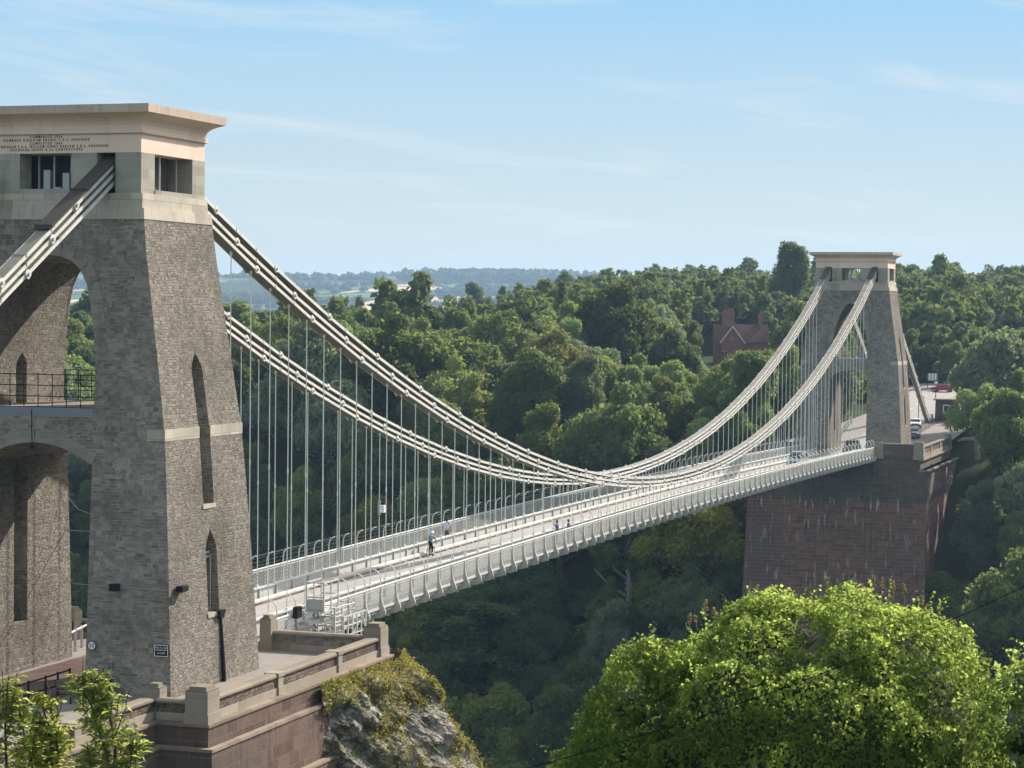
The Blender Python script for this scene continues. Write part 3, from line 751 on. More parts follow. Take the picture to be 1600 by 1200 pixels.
for s in (-1, 1):
    S = empty('suspension_chain', LBL[s], 'bridge chain', (0, 0, 0), 0, 'suspension chains with their hanger rods')
    y = s*CY
    for j in range(3):
        xs_ = [2.6]+[HX0+SP*k for k in range(j, 82, 3)]+[L-2.6]
        m = MB(); mi = MB(); chain_mesh(m, mi, [(x, zc(j, x)) for x in xs_], y)
        mi.build('inner_links', MT['chain_shade'], m.build('chain', MT['chain'], S))
        # inner bars are coloured darker, for the shade between the eye-bars
    rods = []
    for k in range(0, 82):
        x = HX0+SP*k; j = k % 3
        zt = zc(2, x)-.12; zb = zd(x)+GH[s]+.03
        if x > DX1+.5 or zt-zb < .1: 
            if x > DX1+.5: continue
        m = MB(); m.tube([(x, y, zb), (x, y, zt+.15)], .031, 6)
        m.box(x-.06, x+.06, y-.05, y+.05, zt-.12, zt+.16)
        m.box(x-.07, x+.07, y-.07, y+.07, zb-.02, zb+.12)
        if zt-zb > 9: m.tube([(x, y, zb+.45*(zt-zb)), (x, y, zb+.45*(zt-zb)+.25)], .05, 6)
        m.build('hanger_rod', MT['rod'], S)
    # tarred boards on top of the chains by each saddle
    for (xa, xb) in ((3.0, 4.6), (L-3.0, L-7.5)):
        m = MB(); m.bar((xa, y, zc(0, xa)+.17), (xb, y, zc(0, xb)+.17), .8, .06); m.build('chain_cover', MT['darkcover'], S)
# land chains
def land(label, x0, z0, x1, z1, y, mat, cover):
    S = empty('land_chain', label, 'bridge chain', (0, 0, 0), 0, 'land chains running down behind the towers')
    n = max(2, round(abs(x1-x0)/6.6)); dz = .40
    for j in range(3):
        m = MB(); off = -j*dz
        sh = (j-1)*.33/n
        nodes = [(x0+(x1-x0)*t, z0+(z1-z0)*t+off) for t in [0]+[(i+.0)/n+sh for i in range(1, n)]+[1]]
        mi = MB(); chain_mesh(m, mi, nodes, y, width=.6); mi.build('inner_links', MT['chain_shade'], m.build('chain', mat, S))
    xa, xb = x0, x0+(x1-x0)*cover; za, zb = z0, z0+(z1-z0)*cover
    m = MB(); m.bar((xa, y, za+.2), (xb, y, zb+.2), .82, .07)
    for t in (.5, .97): m.bar((xa+(xb-xa)*t, y-.45, za+(zb-za)*t+.24), (xa+(xb-xa)*t, y+.45, za+(zb-za)*t+.24), .2, .1)
    m.build('chain_cover', MT['darkcover'], S)
    return S
land('three white land chains slanting down from the near tower toward the viewer', -2.4, 24.45, -46, -.2, -CY, MT['chain'], .15)
land('farther set of land chains behind the near tower, running down to the road', -2.4, 24.45, -46, -.2, CY, MT['chain'], .19)
land('brown-sided land chain slanting down to the right of the far tower', L+2.4, 23.5, L+51.5, 1.0, -CY, MT['chain'], .08)
land('white land chain glimpsed through the pointed arch of the far tower', L+2.4, 23.5, L+51.5, 1.0, CY, MT['chain'], .08)

# ------------------------------------------------------------------ near terrace walls
PW = empty('promontory_wall', 'long parapet wall with knobbly stone panels along the clifftop promontory', 'wall', (0, 0, 0))
def wall_run(P, a, b, z0=.1, zc_=1.0, piers=(), th=.42, panel=MT['rubble_red'], cop=.13):
    a, b = Vector((*a, 0)), Vector((*b, 0)); d = (b-a); l = d.length; t = d/l; n = Vector((-t.y, t.x, 0))
    def seg(mb, s0, s1, w0, w1, za, zb):
        vs = [a+t*s+n*w+Vector((0, 0, z)) for z in (za, zb) for s, w in ((s0, w0), (s1, w0), (s1, w1), (s0, w1))]
        mb.add(vs, [(3, 2, 1, 0), (4, 5, 6, 7), (0, 1, 5, 4), (1, 2, 6, 5), (2, 3, 7, 6), (3, 0, 4, 7)])
    m = MB(); seg(m, 0, l, -th/2-.07, th/2+.07, z0, z0+.36); m.build('plinth', MT['pier'], P)
    m = MB(); seg(m, 0, l, -th/2, th/2, z0+.36, zc_-cop); m.build('panel', panel, P)
    m = MB()
    vs = []; prof = [(-th/2-.1, zc_-cop), (-th/2-.1, zc_-.04), (-th/2+.02, zc_+.04), (th/2-.02, zc_+.04), (th/2+.1, zc_-.04), (th/2+.1, zc_-cop)]
    for s in (0, l): vs += [a+t*s+n*w+Vector((0, 0, z)) for w, z in prof]
    k = len(prof); m.add(vs, [tuple(range(k))[::-1], tuple(range(k, 2*k))]+[(i, (i+1) % k, k+(i+1) % k, k+i) for i in range(k)])
    m.build('coping', MT['coping'], P)
    for s in piers:
        m = MB(); seg(m, s-.26, s+.26, -th/2-.11, th/2+.11, z0, zc_-cop-.004); seg(m, s-.3, s+.3, -th/2-.15, th/2+.15, z0+.004, z0+.4)
        vs = []
        seg(m, s-.34, s+.34, -th/2-.16, th/2+.16, zc_-cop+.01, zc_+.06)
        m.build('pilaster', MT['pier'], P)
def pedestal(label, x, y, h, w, d, group='stone end piers of the terrace walls'):
    m = MB()
    q = empty('stone_pier', label, 'stone pier', (x, y, 0), 0, group)
    MB().frust(0, w/2+.06, d/2+.06, .55, w/2+.05, d/2+.05).build('base', MT['pier'], q)
    MB().frust(.55, w/2, d/2, h-.17, w/2, d/2).build('shaft', MT['pier'], q)
    m = MB(); m.frust(h-.17, w/2-.03, d/2-.03, h-.1, w/2-.02, d/2-.02); m.frust(h-.1, w/2-.12, d/2-.12, h+.05, w/2-.14, d/2-.14); m.build('cap', MT['coping'], q)
    return q
wall_run(PW, (-8.7, -11.05), (10.6, -10.95), zc_=1.08, piers=(6.9, 14.0))
W2 = empty('terrace_wall', 'shaded wall closing the end of the promontory terrace, facing the viewer', 'wall', (0, 0, 0))
wall_run(W2, (10.95, -10.4), (10.95, -5.2), zc_=1.06, panel=MT['rubble'])
W3 = empty('terrace_wall', 'short shaded wall between the two square stone piers of the terrace corner', 'wall', (0, 0, 0))
wall_run(W3, (-9.25, -10.6), (-9.25, -9.0), zc_=1.0, panel=MT['rubble_red'])
W4 = empty('terrace_wall', 'pale-coped terrace wall running left behind the leafy saplings', 'wall', (0, 0, 0))
wall_run(W4, (-44, -8.3), (-9.3, -8.65), zc_=1.02, piers=(28.0, 20.5, 13))
W5 = empty('terrace_wall', 'parapet wall along the hidden far side of the terrace', 'wall', (0, 0, 0))
wall_run(W5, (-9, 11.4), (10.6, 11.4), zc_=1.06)
wall_run(W5, (10.95, 5.3), (10.95, 11.2), zc_=1.06)
pedestal('big square stone pier at the outer corner of the terrace', -9.25, -11.05, 1.62, 1.15, 1.05)
pedestal('smaller square stone pier behind the corner pier, by the T-shirted man', -9.0, -8.75, 1.55, .68, .68)
pedestal('stone pier at the tip of the promontory above the grassy rock', 11.0, -10.85, 1.72, 1.05, .95)
pedestal('stone pier beside the deck at the foot of the near tower', 10.8, -4.98, 1.85, .75, .62)
q = pedestal('stone pier with a small plaque seen through the near arch', 10.3, 6.1, 1.75, .8, .75)
MB().box(-.44, -.41, -.3, .3, .62, 1.12).build('plaque', MT['black'], q)
for i, t_ in enumerate(('SUSPENSION', 'BRIDGE', 'OPENED', 'ANNO 1864')):
    text(t_, .09, (-.445, 0, 1.05-.115*i), EASTROT, MT['signwhite'], q, 'lettering', .002, .5)
# retaining masses, stepping outwards as they go down
RW = empty('retaining_wall', 'red-brown stepped ashlar retaining wall under the terrace', 'retaining wall', (0, 0, 0))
def footprint(o):
    return [(-46, -8.75-o), (-9.85-o, -9.2-o), (-9.85-o, -11.62-o), (11.6+o*.3, -11.55-o), (11.9+o, 12), (-46, 12)]
lv = [(.1, 0), (-.86, .0), (-.86, .32), (-1.9, .36), (-3.3, .42), (-3.3, .75), (-5.6, .85), (-5.6, 1.2), (-16, 1.5)]
for (za, oa), (zb, ob) in zip(lv[:-1], lv[1:]):
    if za == zb: continue
    m = MB(); A, B = footprint(oa), footprint(ob); n = len(A)
    vs = [(x, y, za) for x, y in A]+[(x, y, zb) for x, y in B]
    m.add(vs, [tuple(range(n)), tuple(range(n, 2*n))[::-1]]+[(i, n+i, n+(i+1) % n, (i+1) % n) for i in range(n)])
    m.build('wall_course', MT['redwall'], RW)
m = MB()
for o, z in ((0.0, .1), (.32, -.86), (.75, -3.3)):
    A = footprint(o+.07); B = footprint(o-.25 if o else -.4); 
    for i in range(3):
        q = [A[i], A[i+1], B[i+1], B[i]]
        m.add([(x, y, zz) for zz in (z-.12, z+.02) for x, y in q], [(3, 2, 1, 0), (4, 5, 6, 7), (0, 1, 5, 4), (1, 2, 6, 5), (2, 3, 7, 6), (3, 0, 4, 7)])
m.build('ledge', MT['redledge_lit'], RW)

# ------------------------------------------------------------------ far abutment
FA = empty('bridge_abutment', 'tall dark red-brown sandstone abutment under the far tower', 'abutment', (0, 0, 0))
def ring_solid(rows, x0f, x1, name, mat):
    """rows: (z, x_front, y_north, y_south, x_back)"""
    m = MB(); vs = []
    for z, xf, yn, ys, xb in rows: vs += [(xf, yn, z), (xb, yn, z), (xb, ys, z), (xf, ys, z)]
    n = len(rows); fs = [(0, 1, 2, 3), tuple(4*(n-1)+i for i in (3, 2, 1, 0))]
    for j in range(n-1): fs += [(4*j+i, 4*j+4+i, 4*j+4+(i+1) % 4, 4*j+(i+1) % 4) for i in range(4)]
    m.add(vs, fs); return m.build(name, mat, FA)
ring_solid([(-6.9, 203.0, -11.3, 12.2, 231.0), (-45, 201.6, -12.6, 13.4, 233)], 0, 0, 'lower_pier', MT['pennant'])
ring_solid([(-2.4, 202.9, -11.6, 12.4, 232.6), (-5.7, 202.9, -11.7, 12.4, 232.7), (-6.9, 202.98, -11.35, 12.25, 231.4)], 0, 0, 'upper_pier', MT['pennant_top'])
ring_solid([(-1.12, 203.1, -10.7, 11.4, 232.4), (-2.4, 203.1, -10.75, 11.5, 232.4)], 0, 0, 'plinth_course', MT['pennant_top'])
m = MB(); m.box(202.78, 232.8, -11.95, -10.6, -2.62, -2.4); m.build('ledge', MT['coping'], FA)
m = MB(); m.box(203.0, 232.5, -11.0, -10.5, -1.3, -1.1); m.build('ledge', MT['coping'], FA)
FW_ = empty('abutment_parapet', 'stone parapet round the top of the far abutment', 'wall', (0, 0, 0))
m = MB()
m.box(203.2, 203.6, -10.0, -5.9, -1.1, .78); m.box(203.2, 203.6, 5.4, 11.0, -1.1, .78); m.build_each('front_panel', MT['pennant_top'], FW_)
m = MB(); m.box(203.1, 203.75, -10.05, -5.85, .78, .95); m.build('coping', MT['coping'], FW_)
m = MB(); 
for x in (213, 222): m.box(x, x+.8, -10.75, -10.3, -1.1, .35)
m.box(204.3, 231.6, -10.7, -10.36, -1.1, -.55); m.build('side_panel', MT['pier'], FW_)
m = MB(); m.box(204.3, 231.6, -10.62, -10.42, -.55, .3); m.build('side_recess', MT['rubble'], FW_)
m = MB(); m.box(204.3, 231.6, -10.8, -10.26, .35, .55); m.build('coping', MT['coping'], FW_)
def fped(label, x, y, h, w): 
    q = pedestal(label, x, y, h, w, w, 'stone end piers of the far abutment'); q.location.z = -1.1
fped('stone pier where the deck meets the far abutment', 203.5, -5.4, 2.1, .95)
fped('stone corner pier on the outer edge of the far abutment', 203.6, -10.5, 2.25, 1.3)
fped('stone pier at the back corner of the far abutment', 232, -10.5, 1.95, .9)

# ------------------------------------------------------------------ rock below the promontory
def rockmat():
    t = NT('limestone_cliff'); g = t.n('TexCoord').outputs['Object']
    n = t.noise(g, .55, 6, .65); n2 = t.noise(g, 2.6, 6, .7); vo = t.n('TexVoronoi', i_Vector=g, i_Scale=1.5); vo.feature = 'DISTANCE_TO_EDGE'
    col = t.ramp(t.math('ADD', t.math('MULTIPLY', n, .5), t.math('MULTIPLY', n2, .5)), [(.36, (.06, .053, .045)), (.42, (.24, .22, .185)), (.50, (.46, .43, .37)), (.59, (.70, .67, .60))])
    col = t.mix(t.ramp(vo.outputs['Distance'], [(.0, .75), (.06, 0.0)]), col, (.04, .037, .032))
    col = t.mix(t.ramp(t.noise(g, .9, 4), [(.52, 0.0), (.62, .8)]), col, (.13, .135, .05))
    t.bump(t.math('ADD', n2, t.math('MULTIPLY', t.noise(g, 8, 5, .7), .5)), .6)
    return t.done(col, .95, .15)
MT['rock'] = rockmat()
def rock_pt(s, t):
    """s 0..1 round the buttress in plan, t 0..1 downwards"""
    z = .02-24*t**1.15
    dn = -z
    P0 = (1.6, -11.75-.05*dn); P1 = (6.2-.10*dn, -11.9-.62*dn); P2 = (10.6+.02*dn, -12.3-.80*dn); P3 = (13.2+.3*dn, -11.4-.55*dn); P4 = (15.5+.6*dn, -5-.1*dn); P5 = (16.5+.7*dn, 8)
    pts = [P0, P1, P2, P3, P4, P5]; ss = [0, .26, .52, .68, .85, 1]
    x = interp(s, ss, [p[0] for p in pts]); y = interp(s, ss, [p[1] for p in pts])
    v = Vector((x, y, z))
    a = mnoise.fractal(v*.35, .9, 2.0, 5)*.75 + mnoise.turbulence(v*.9, 4, False)*.55 + abs(mnoise.noise(Vector((x*.6+z*.45, y*.3, z*.35))))*1.1 + (.5-abs(mnoise.noise(v*1.7)))*.45 + (.5-abs(mnoise.noise(v*4.1)))*.20 + mnoise.noise(v*9)*.06 + .22*math.floor(3*mnoise.noise(v*.8+Vector((5, 1, 2))))/3
    k = min(1, dn*.9+.12)
    return v + Vector((-.35*a*k, -.75*a*k, .25*a*k*mnoise.noise(v*1.3)))
RV = []; nu, nv = 230, 200
for j in range(nv):
    for i in range(nu): RV.append(rock_pt(i/(nu-1), j/(nv-1)))
RF = [(j*nu+i, (j+1)*nu+i, (j+1)*nu+i+1, j*nu+i+1) for j in range(nv-1) for i in range(nu-1)]
me = bpy.data.meshes.new('cliff'); me.from_pydata(RV, [], RF); me.materials.append(MT['rock']); me.update()
CL = link(bpy.data.objects.new('cliff', me)); CL['kind'] = 'structure'

# ------------------------------------------------------------------ trees
def leaf_quads(P, N, size, rng, jit=.6, asp=.62, droop=0.0):
    """rhombic leaf clumps at points P, normals N -> V,F"""
    n = len(P); N = N+rng.normal(0, jit, (n, 3)); N /= np.linalg.norm(N, axis=1)[:, None]+1e-9
    A = rng.normal(0, 1, (n, 3)); T = np.cross(N, A); T /= np.linalg.norm(T, axis=1)[:, None]+1e-9
    T[:, 2] -= droop; B = np.cross(N, T)
    s = size*rng.uniform(.6, 1.35, n)[:, None]
    V = np.empty((n, 4, 3)); V[:, 0] = P+T*s; V[:, 1] = P+B*s*asp; V[:, 2] = P-T*s; V[:, 3] = P-B*s*asp
    return V.reshape(-1, 3), np.arange(4*n).reshape(n, 4)
def sphere_dirs(n, rng):
    D = rng.normal(0, 1, (n, 3)); return D/np.linalg.norm(D, axis=1)[:, None]
def lobes_for(kind, rng):
    """list of (centre, radius) in tree units: crown radius 1, foot at z=0"""
    Lb = []
    if kind == 'round':
        c, h, nl = 1.45, 1.05, 48
        for i in range(nl):
            d = sphere_dirs(1, rng)[0]; d[2] = abs(d[2])*1.0-.35*(rng.random() < .45)*abs(d[2])*3
            d /= np.linalg.norm(d); k = rng.uniform(.4, .95)*(1+.22*math.sin(3*atan2(d[1], d[0])+1.0))
            Lb.append((np.array([d[0]*k, d[1]*k, c+d[2]*k*h]), rng.uniform(.13, .34)))
        Lb.append((np.array([0, 0, c]), .62))
    elif kind == 'dome':
        for i in range(54):
            d = sphere_dirs(1, rng)[0]; d[2] = abs(d[2])*.9-.1; k = rng.uniform(.6, .9)
            Lb.append((np.array([d[0]*k, d[1]*k, .95+d[2]*k*1.25]), rng.uniform(.13, .28)))
        Lb.append((np.array([0, 0, .95]), .66)); Lb.append((np.array([.1, 0, 1.35]), .5))
    elif kind == 'tall':
        for i in range(52):
            z = rng.uniform(.5, 3.15); r = .78*math.sin(min(1, (z-.1)/1.4)*pi/2)*(1-max(0, (z-1.7)/1.75)**1.6*.85)
            a = rng.uniform(0, 2*pi); k = rng.uniform(.5, .95)*r
            Lb.append((np.array([cos(a)*k, sin(a)*k, z]), rng.uniform(.16, .36)*(.6+.5*r)))
        for z in (1.0, 1.6, 2.2, 2.8): Lb.append((np.array([0, 0, z]), .45 if z < 2.5 else .28))
    elif kind == 'poplar':
        for i in range(30):
            z = rng.uniform(.4, 4.6); r = .62*(1-abs(z-2.0)/2.9)**.6 if abs(z-2) < 2.9 else .1
            a = rng.uniform(0, 2*pi); k = rng.uniform(.3, .7)*r
            Lb.append((np.array([cos(a)*k, sin(a)*k, z]), rng.uniform(.25, .42)*(.5+r*.8)))
    elif kind == 'loose':
        for i in range(30):
            d = sphere_dirs(1, rng)[0]; d[2] = abs(d[2])*1.1-.25; k = rng.uniform(.55, .98)
            Lb.append((np.array([d[0]*k, d[1]*k, 1.5+d[2]*k*1.3]), rng.uniform(.15, .28)))
        for i in range(8):
            d = sphere_dirs(1, rng)[0]; Lb.append((np.array([d[0]*.35, d[1]*.35, 1.5+d[2]*.5]), .28))
    elif kind == 'bush':
        for i in range(22):
            d = sphere_dirs(1, rng)[0]; d[2] = abs(d[2])*.8; k = rng.uniform(.5, .8)
            Lb.append((np.array([d[0]*k, d[1]*k, .2+d[2]*k*1.3]), rng.uniform(.22, .4)))
        Lb.append((np.array([0, 0, .4]), .6))
    return Lb
def crown(kind, seed, nq=4600, size=.085, mat=None):
    rng = np.random.default_rng(seed)
    if kind == 'conifer':
        Ps, Ns = [], []
        nb = 26; H = 4.2
        for i in range(nb):
            z = .5+(H-.55)*(i/nb)**.95; rr = (1-(z-.4)/(H-.3))*1.0+.06
            nbr = 7
            for b in range(nbr):
                a = rng.uniform(0, 2*pi); m = int(nq/nb/nbr); t = rng.random(m)**.6
                ln = rr*rng.uniform(.7, 1.15)
                P = np.stack([cos(a)*t*ln, sin(a)*t*ln, z-.28*t*ln+rng.normal(0, .03, m)], 1)+rng.normal(0, .05, (m, 3))
                Ps.append(P); Ns.append(np.tile([cos(a)*.4, sin(a)*.4, .8], (m, 1)))
        P = np.concatenate(Ps); N = np.concatenate(Ns)
        V, F = leaf_quads(P, N, size*1.0, rng, .45, .5); return V, F
    if kind == 'cedar':
        Ps, Ns = [], []
        for i in range(46):
            z = 1.0+2.2*rng.random(); a = rng.uniform(0, 2*pi); r = rng.uniform(.25, 1.0)*(1.15-.25*abs(z-1.8))
            m = nq//46; q = rng.normal(0, 1, (m, 2))*[.26, .2]; q2 = np.stack([q[:, 0]*cos(a)-q[:, 1]*sin(a), q[:, 0]*sin(a)+q[:, 1]*cos(a)], 1)
            Ps.append(np.stack([cos(a)*r+q2[:, 0], sin(a)*r+q2[:, 1], z-.12*np.hypot(q[:, 0], q[:, 1])+rng.normal(0, .04, m)], 1)); Ns.append(np.tile([0, 0, 1.0], (m, 1)))
        V, F = leaf_quads(np.concatenate(Ps), np.concatenate(Ns), size, rng, .35, .6); return V, F
    Lb = lobes_for(kind, rng)
    C = np.array([c for c, r in Lb]); Rr = np.array([r for c, r in Lb])
    w = Rr**2; idx = rng.choice(len(Lb), size=int(nq*2.6), p=w/w.sum())
    D = sphere_dirs(len(idx), rng)
    # lumpy shell, thicker on top
    rad = Rr[idx]*rng.normal(1.0, .16, len(idx))
    P = C[idx]+D*rad[:, None]
    inside = np.zeros(len(P), bool)
    for k in range(len(Lb)):
        dk = np.linalg.norm(P-C[k], axis=1); inside |= (dk < Rr[k]*.84) & (idx != k)
    keep = ~inside & (P[:, 2] > .12) & (rng.random(len(P)) < np.clip(.75+.5*D[:, 2], .22, 1))
    P, D = P[keep][:nq], D[keep][:nq]
    V, F = leaf_quads(P, D*.9+[0, 0, .3], size, rng, .75)
    # dark packed inside: coarse inner leaf masses
    cv, cf = [], []
    for c, r in Lb:
        if kind == 'loose': continue
        m = MB(); m.ball(c, r*.76, 7, 5); b = len(cv); cv += m.v
        cf += [tuple(i+b for i in (f if len(f) == 4 else (*f, f[2]))) for f in m.f]
    if cv:
        cv = np.array(cv)+rng.normal(0, .02, (len(cv), 3)); cf = np.array(cf)+len(V)
        V = np.concatenate([V, cv]); F = np.concatenate([F, cf])
    return V, F
def trunk_mb(kind, seed):
    r = random.Random(seed); m = MB()
    top = {'conifer': 4.1, 'poplar': 4.3, 'tall': 2.6, 'cedar': 3.0, 'bush': .6}.get(kind, 1.7)
    n = 7; path = []; x = y = 0
    for i in range(n):
        t = i/(n-1); path.append((x, y, -.5+t*(top+.5))); x += r.uniform(-.05, .05); y += r.uniform(-.05, .05)
    m.tube(path, [.11*(1-.85*i/(n-1))+.01 for i in range(n)], 7)
    if kind not in ('conifer', 'poplar'):
        for b in range(9 if kind == 'loose' else 6):
            z = top*(.25+.6*b/8); a = r.uniform(0, 2*pi); ln = r.uniform(.5, .8)
            p0 = Vector((0, 0, z)); p1 = p0+Vector((cos(a)*ln*.5, sin(a)*ln*.5, .28*ln)); p2 = p0+Vector((cos(a)*ln, sin(a)*ln, .75*ln))
            m.tube([p0, p1, p2], [.045, .03, .012], 5)
    return m
KINDS = {'round': ('round', 'lf_mid', 3), 'dome': ('dome', 'lf_dark', 2), 'tall': ('tall', 'lf_mid', 2), 'loose': ('loose', 'lf_silver', 2),
         'poplar': ('poplar', 'lf_mid', 1), 'conifer': ('conifer', 'lf_dark', 1), 'cedar': ('cedar', 'lf_dark', 1), 'bush': ('bush', 'lf_light', 2)}
HR = {'round': 2.65, 'dome': 2.3, 'tall': 3.4, 'loose': 3.1, 'poplar': 4.8, 'conifer': 4.3, 'cedar': 3.3, 'bush': 1.55}
PROTO = {}
def proto(kind, mat, var):
    key = (kind, mat, var)
    if key not in PROTO:
        k0 = (kind, var)
        if k0 not in PROTO: PROTO[k0] = crown(kind, hash(kind) % 1 + 100*var+len(kind)*7, 14000 if kind not in ('loose',) else 9000, {'loose': .044, 'conifer': .055, 'bush': .056}.get(kind, .046))
        V, F = PROTO[k0]; PROTO[key] = np_mesh('crown', V, F, MT[mat])
    kt = ('trunk', kind, var)
    if kt not in PROTO:
        me = trunk_mb(kind, var+3).mesh('trunk'); me.materials.append(MT['barkpale' if kind == 'loose' else 'bark']); PROTO[kt] = me
    return PROTO[key], PROTO[kt]
TREES = []
def tree(kind, mat, x, y, z, R, label, var=0, sz=1.0, group=None, name=None):
    cm, tm = proto(kind, mat, var)
    o = empty(name or {'conifer': 'conifer_tree', 'poplar': 'poplar_tree', 'cedar': 'cedar_tree', 'bush': 'shrub'}.get(kind, 'broadleaf_tree'), label, 'shrub' if kind == 'bush' else 'tree', (x, y, z), RNG.uniform(0, 6.28), group)
    o.scale = (R, R, R*sz)
    link(bpy.data.objects.new('crown', cm), o); link(bpy.data.objects.new('trunk', tm), o)
    TREES.append((x, y, R)); return o
def spot(u, v, wpx, kind, dmin=215, dmax=900, hs=1.0):
    """where on the ground a tree of this shape must stand so that its top is seen at u,v"""
    best = None
    d = dmin
    while d < dmax:
        R = wpx/2*d/CF; p = W(u, v, d); g = zg(p.x, p.y)
        if p.z <= g+HR[kind]*R*hs: return p.x, p.y, p.z-HR[kind]*R*hs, R
        d += 2.0
    p = W(u, v, dmax); R = wpx/2*dmax/CF; return p.x, p.y, p.z-HR[kind]*R*hs, R
NOT = [
 (1240, 377, 76, 'tall', 'lf_dark', 'tall black-green evergreen standing on the skyline left of the far tower top', 300, 1.3),
 (1132, 411, 118, 'dome', 'lf_dark', 'broad dark domed tree on the skyline behind the brick house', 570, 1),
 (1010, 420, 120, 'dome', 'lf_dark', 'broad dark domed tree on the skyline above the brown-gold tree', 430, 1),
 (1062, 481, 68, 'round', 'lf_gold', 'rounded brown-gold tree left of the brick house', 300, 1.2),
 (915, 500, 105, 'loose', 'lf_silver', 'feathery grey-green tree with pale branches in the middle of the wood', 300, 1),
 (862, 452, 90, 'round', 'lf_mid', 'rounded green tree above and left of the feathery grey-green tree', 380, 1),
 (708, 552, 120, 'round', 'lf_yel', 'broad yellow-green tree between the two chains', 300, 1),
 (562, 458, 58, 'conifer', 'lf_gold', 'narrow rusty conifer poking above the wood left of centre', 380, 1),
 (618, 482, 85, 'dome', 'lf_dark', 'dark broad tree just right of the rusty conifer', 380, 1),
 (743, 441, 66, 'tall', 'lf_mid', 'tall bushy tree breaking the skyline above the yellow-green tree', 400, 1),
 (785, 443, 26, 'poplar', 'lf_mid', 'slim upright poplar beside the tall bushy skyline tree', 400, 1),
 (634, 455, 34, 'round', 'lf_dark', 'lone dark tree in front of the distant farmland', 640, 1),
 (1142, 556, 112, 'round', 'lf_mid', 'big bushy tree directly under the brick house', 290, 1),
 (1048, 562, 82, 'round', 'lf_light', 'pale willow-like tree left of the bushy tree under the brick house', 290, 1.1),
 (905, 690, 70, 'bush', 'lf_light', 'light green low tree just above the lowest point of the nearer chains', 260, 1),
 (998, 660, 66, 'round', 'lf_mid', 'green tree above the crossing of the chains', 270, 1),
 (1236, 506, 46, 'loose', 'lf_light', 'light wispy tree right of the brick house', 300, 1),
 (702, 682, 44, 'bush', 'lf_silver', 'pale bushy treetop peeping over the farther chains', 290, 1),
 (424, 745, 70, 'bush', 'lf_light', 'light green bushy tree behind the hangers next to the near tower', 290, 1.2),
 (478, 775, 62, 'bush', 'lf_mid', 'green bushy tree behind the hangers, second from the near tower', 290, 1.2),
 (430, 828, 66, 'bush', 'lf_gold', 'yellow-brown shrub behind the parapet next to the near tower', 280, 1),
 (545, 832, 90, 'bush', 'lf_light', 'low grey-green shrub just above the far parapet', 285, 1),
 (690, 738, 95, 'round', 'lf_light', 'leafy green tree above the man in the white shirt', 285, 1),
 (1416, 432, 62, 'tall', 'lf_mid', 'tall green tree touching the right edge of the far tower', 300, 1),
 (1498, 424, 112, 'round', 'lf_mid', 'large green tree right of the far tower at skyline height', 400, 1),
 (1436, 414, 34, 'round', 'lf_copper', 'small copper-purple beech right of the far tower top', 430, 1),
 (938, 440, 40, 'round', 'lf_copper', 'copper-purple treetop near the skyline in the centre', 480, 1),
 (1522, 465, 60, 'tall', 'lf_silver', 'tall pale tree rising left of the big bushy tree by the toll house', 290, 1),
 (1558, 492, 135, 'dome', 'lf_silver', 'big bushy pale green tree overhanging the toll house', 270, 1.3),
 (1492, 535, 50, 'round', 'lf_light', 'small pale crown left of the big bushy tree', 285, 1.2),
 (1538, 738, 62, 'loose', 'lf_silver', 'whitish-leaved tree right of the far abutment', 240, 1),
 (1598, 722, 90, 'round', 'lf_silver', 'bright tree at the right edge beside the whitish tree', 240, 1),
 (1492, 852, 140, 'loose', 'lf_light', 'spiky-topped green tree at the lower right foot of the far abutment', 226, 1),
 (1590, 935, 90, 'bush', 'lf_silver', 'grey-green shrub above the right end of the ivy', 215, 1),
 (1332, 572, 48, 'bush', 'lf_light', 'leafy creeper-like bush seen through the far tower arch', 350, 1),
 (820, 870, 130, 'round', 'lf_dark', 'shaded tree deep in the gorge right under the middle of the deck', 240, 1),
 (850, 1010, 110, 'round', 'lf_dark', 'shaded pale-topped tree in the gorge left of the ivy', 232, 1),
 (720, 905, 150, 'cedar', 'lf_dark', 'shaded tree with layered branches in the gorge beyond the rock', 245, 1),
 (690, 1040, 110, 'round', 'lf_dark', 'shaded tree in the gorge right of the grassy rock', 230, 1),
 (130, 470, 60, 'tall', 'lf_mid', 'green tree framed in the upper arch of the near tower', 330, 1),
 (128, 560, 44, 'round', 'lf_light', 'light tree framed behind the railing of the near arch', 330, 1.1),
 (122, 705, 50, 'round', 'lf_light', 'light tree framed in the lower arch of the near tower', 320, 1),
 (118, 905, 40, 'bush', 'lf_light', 'bright bush seen through the near arch above the stone pier', 300, 1),
]
for i, (u, v, w, k, mt, lb, dm, sz) in enumerate(NOT):
    x, y, z, R = spot(u, v, w, k, dm, 900, sz)
    tree(k, mt, x, y, z, R, lb, i % KINDS[k][2], sz)

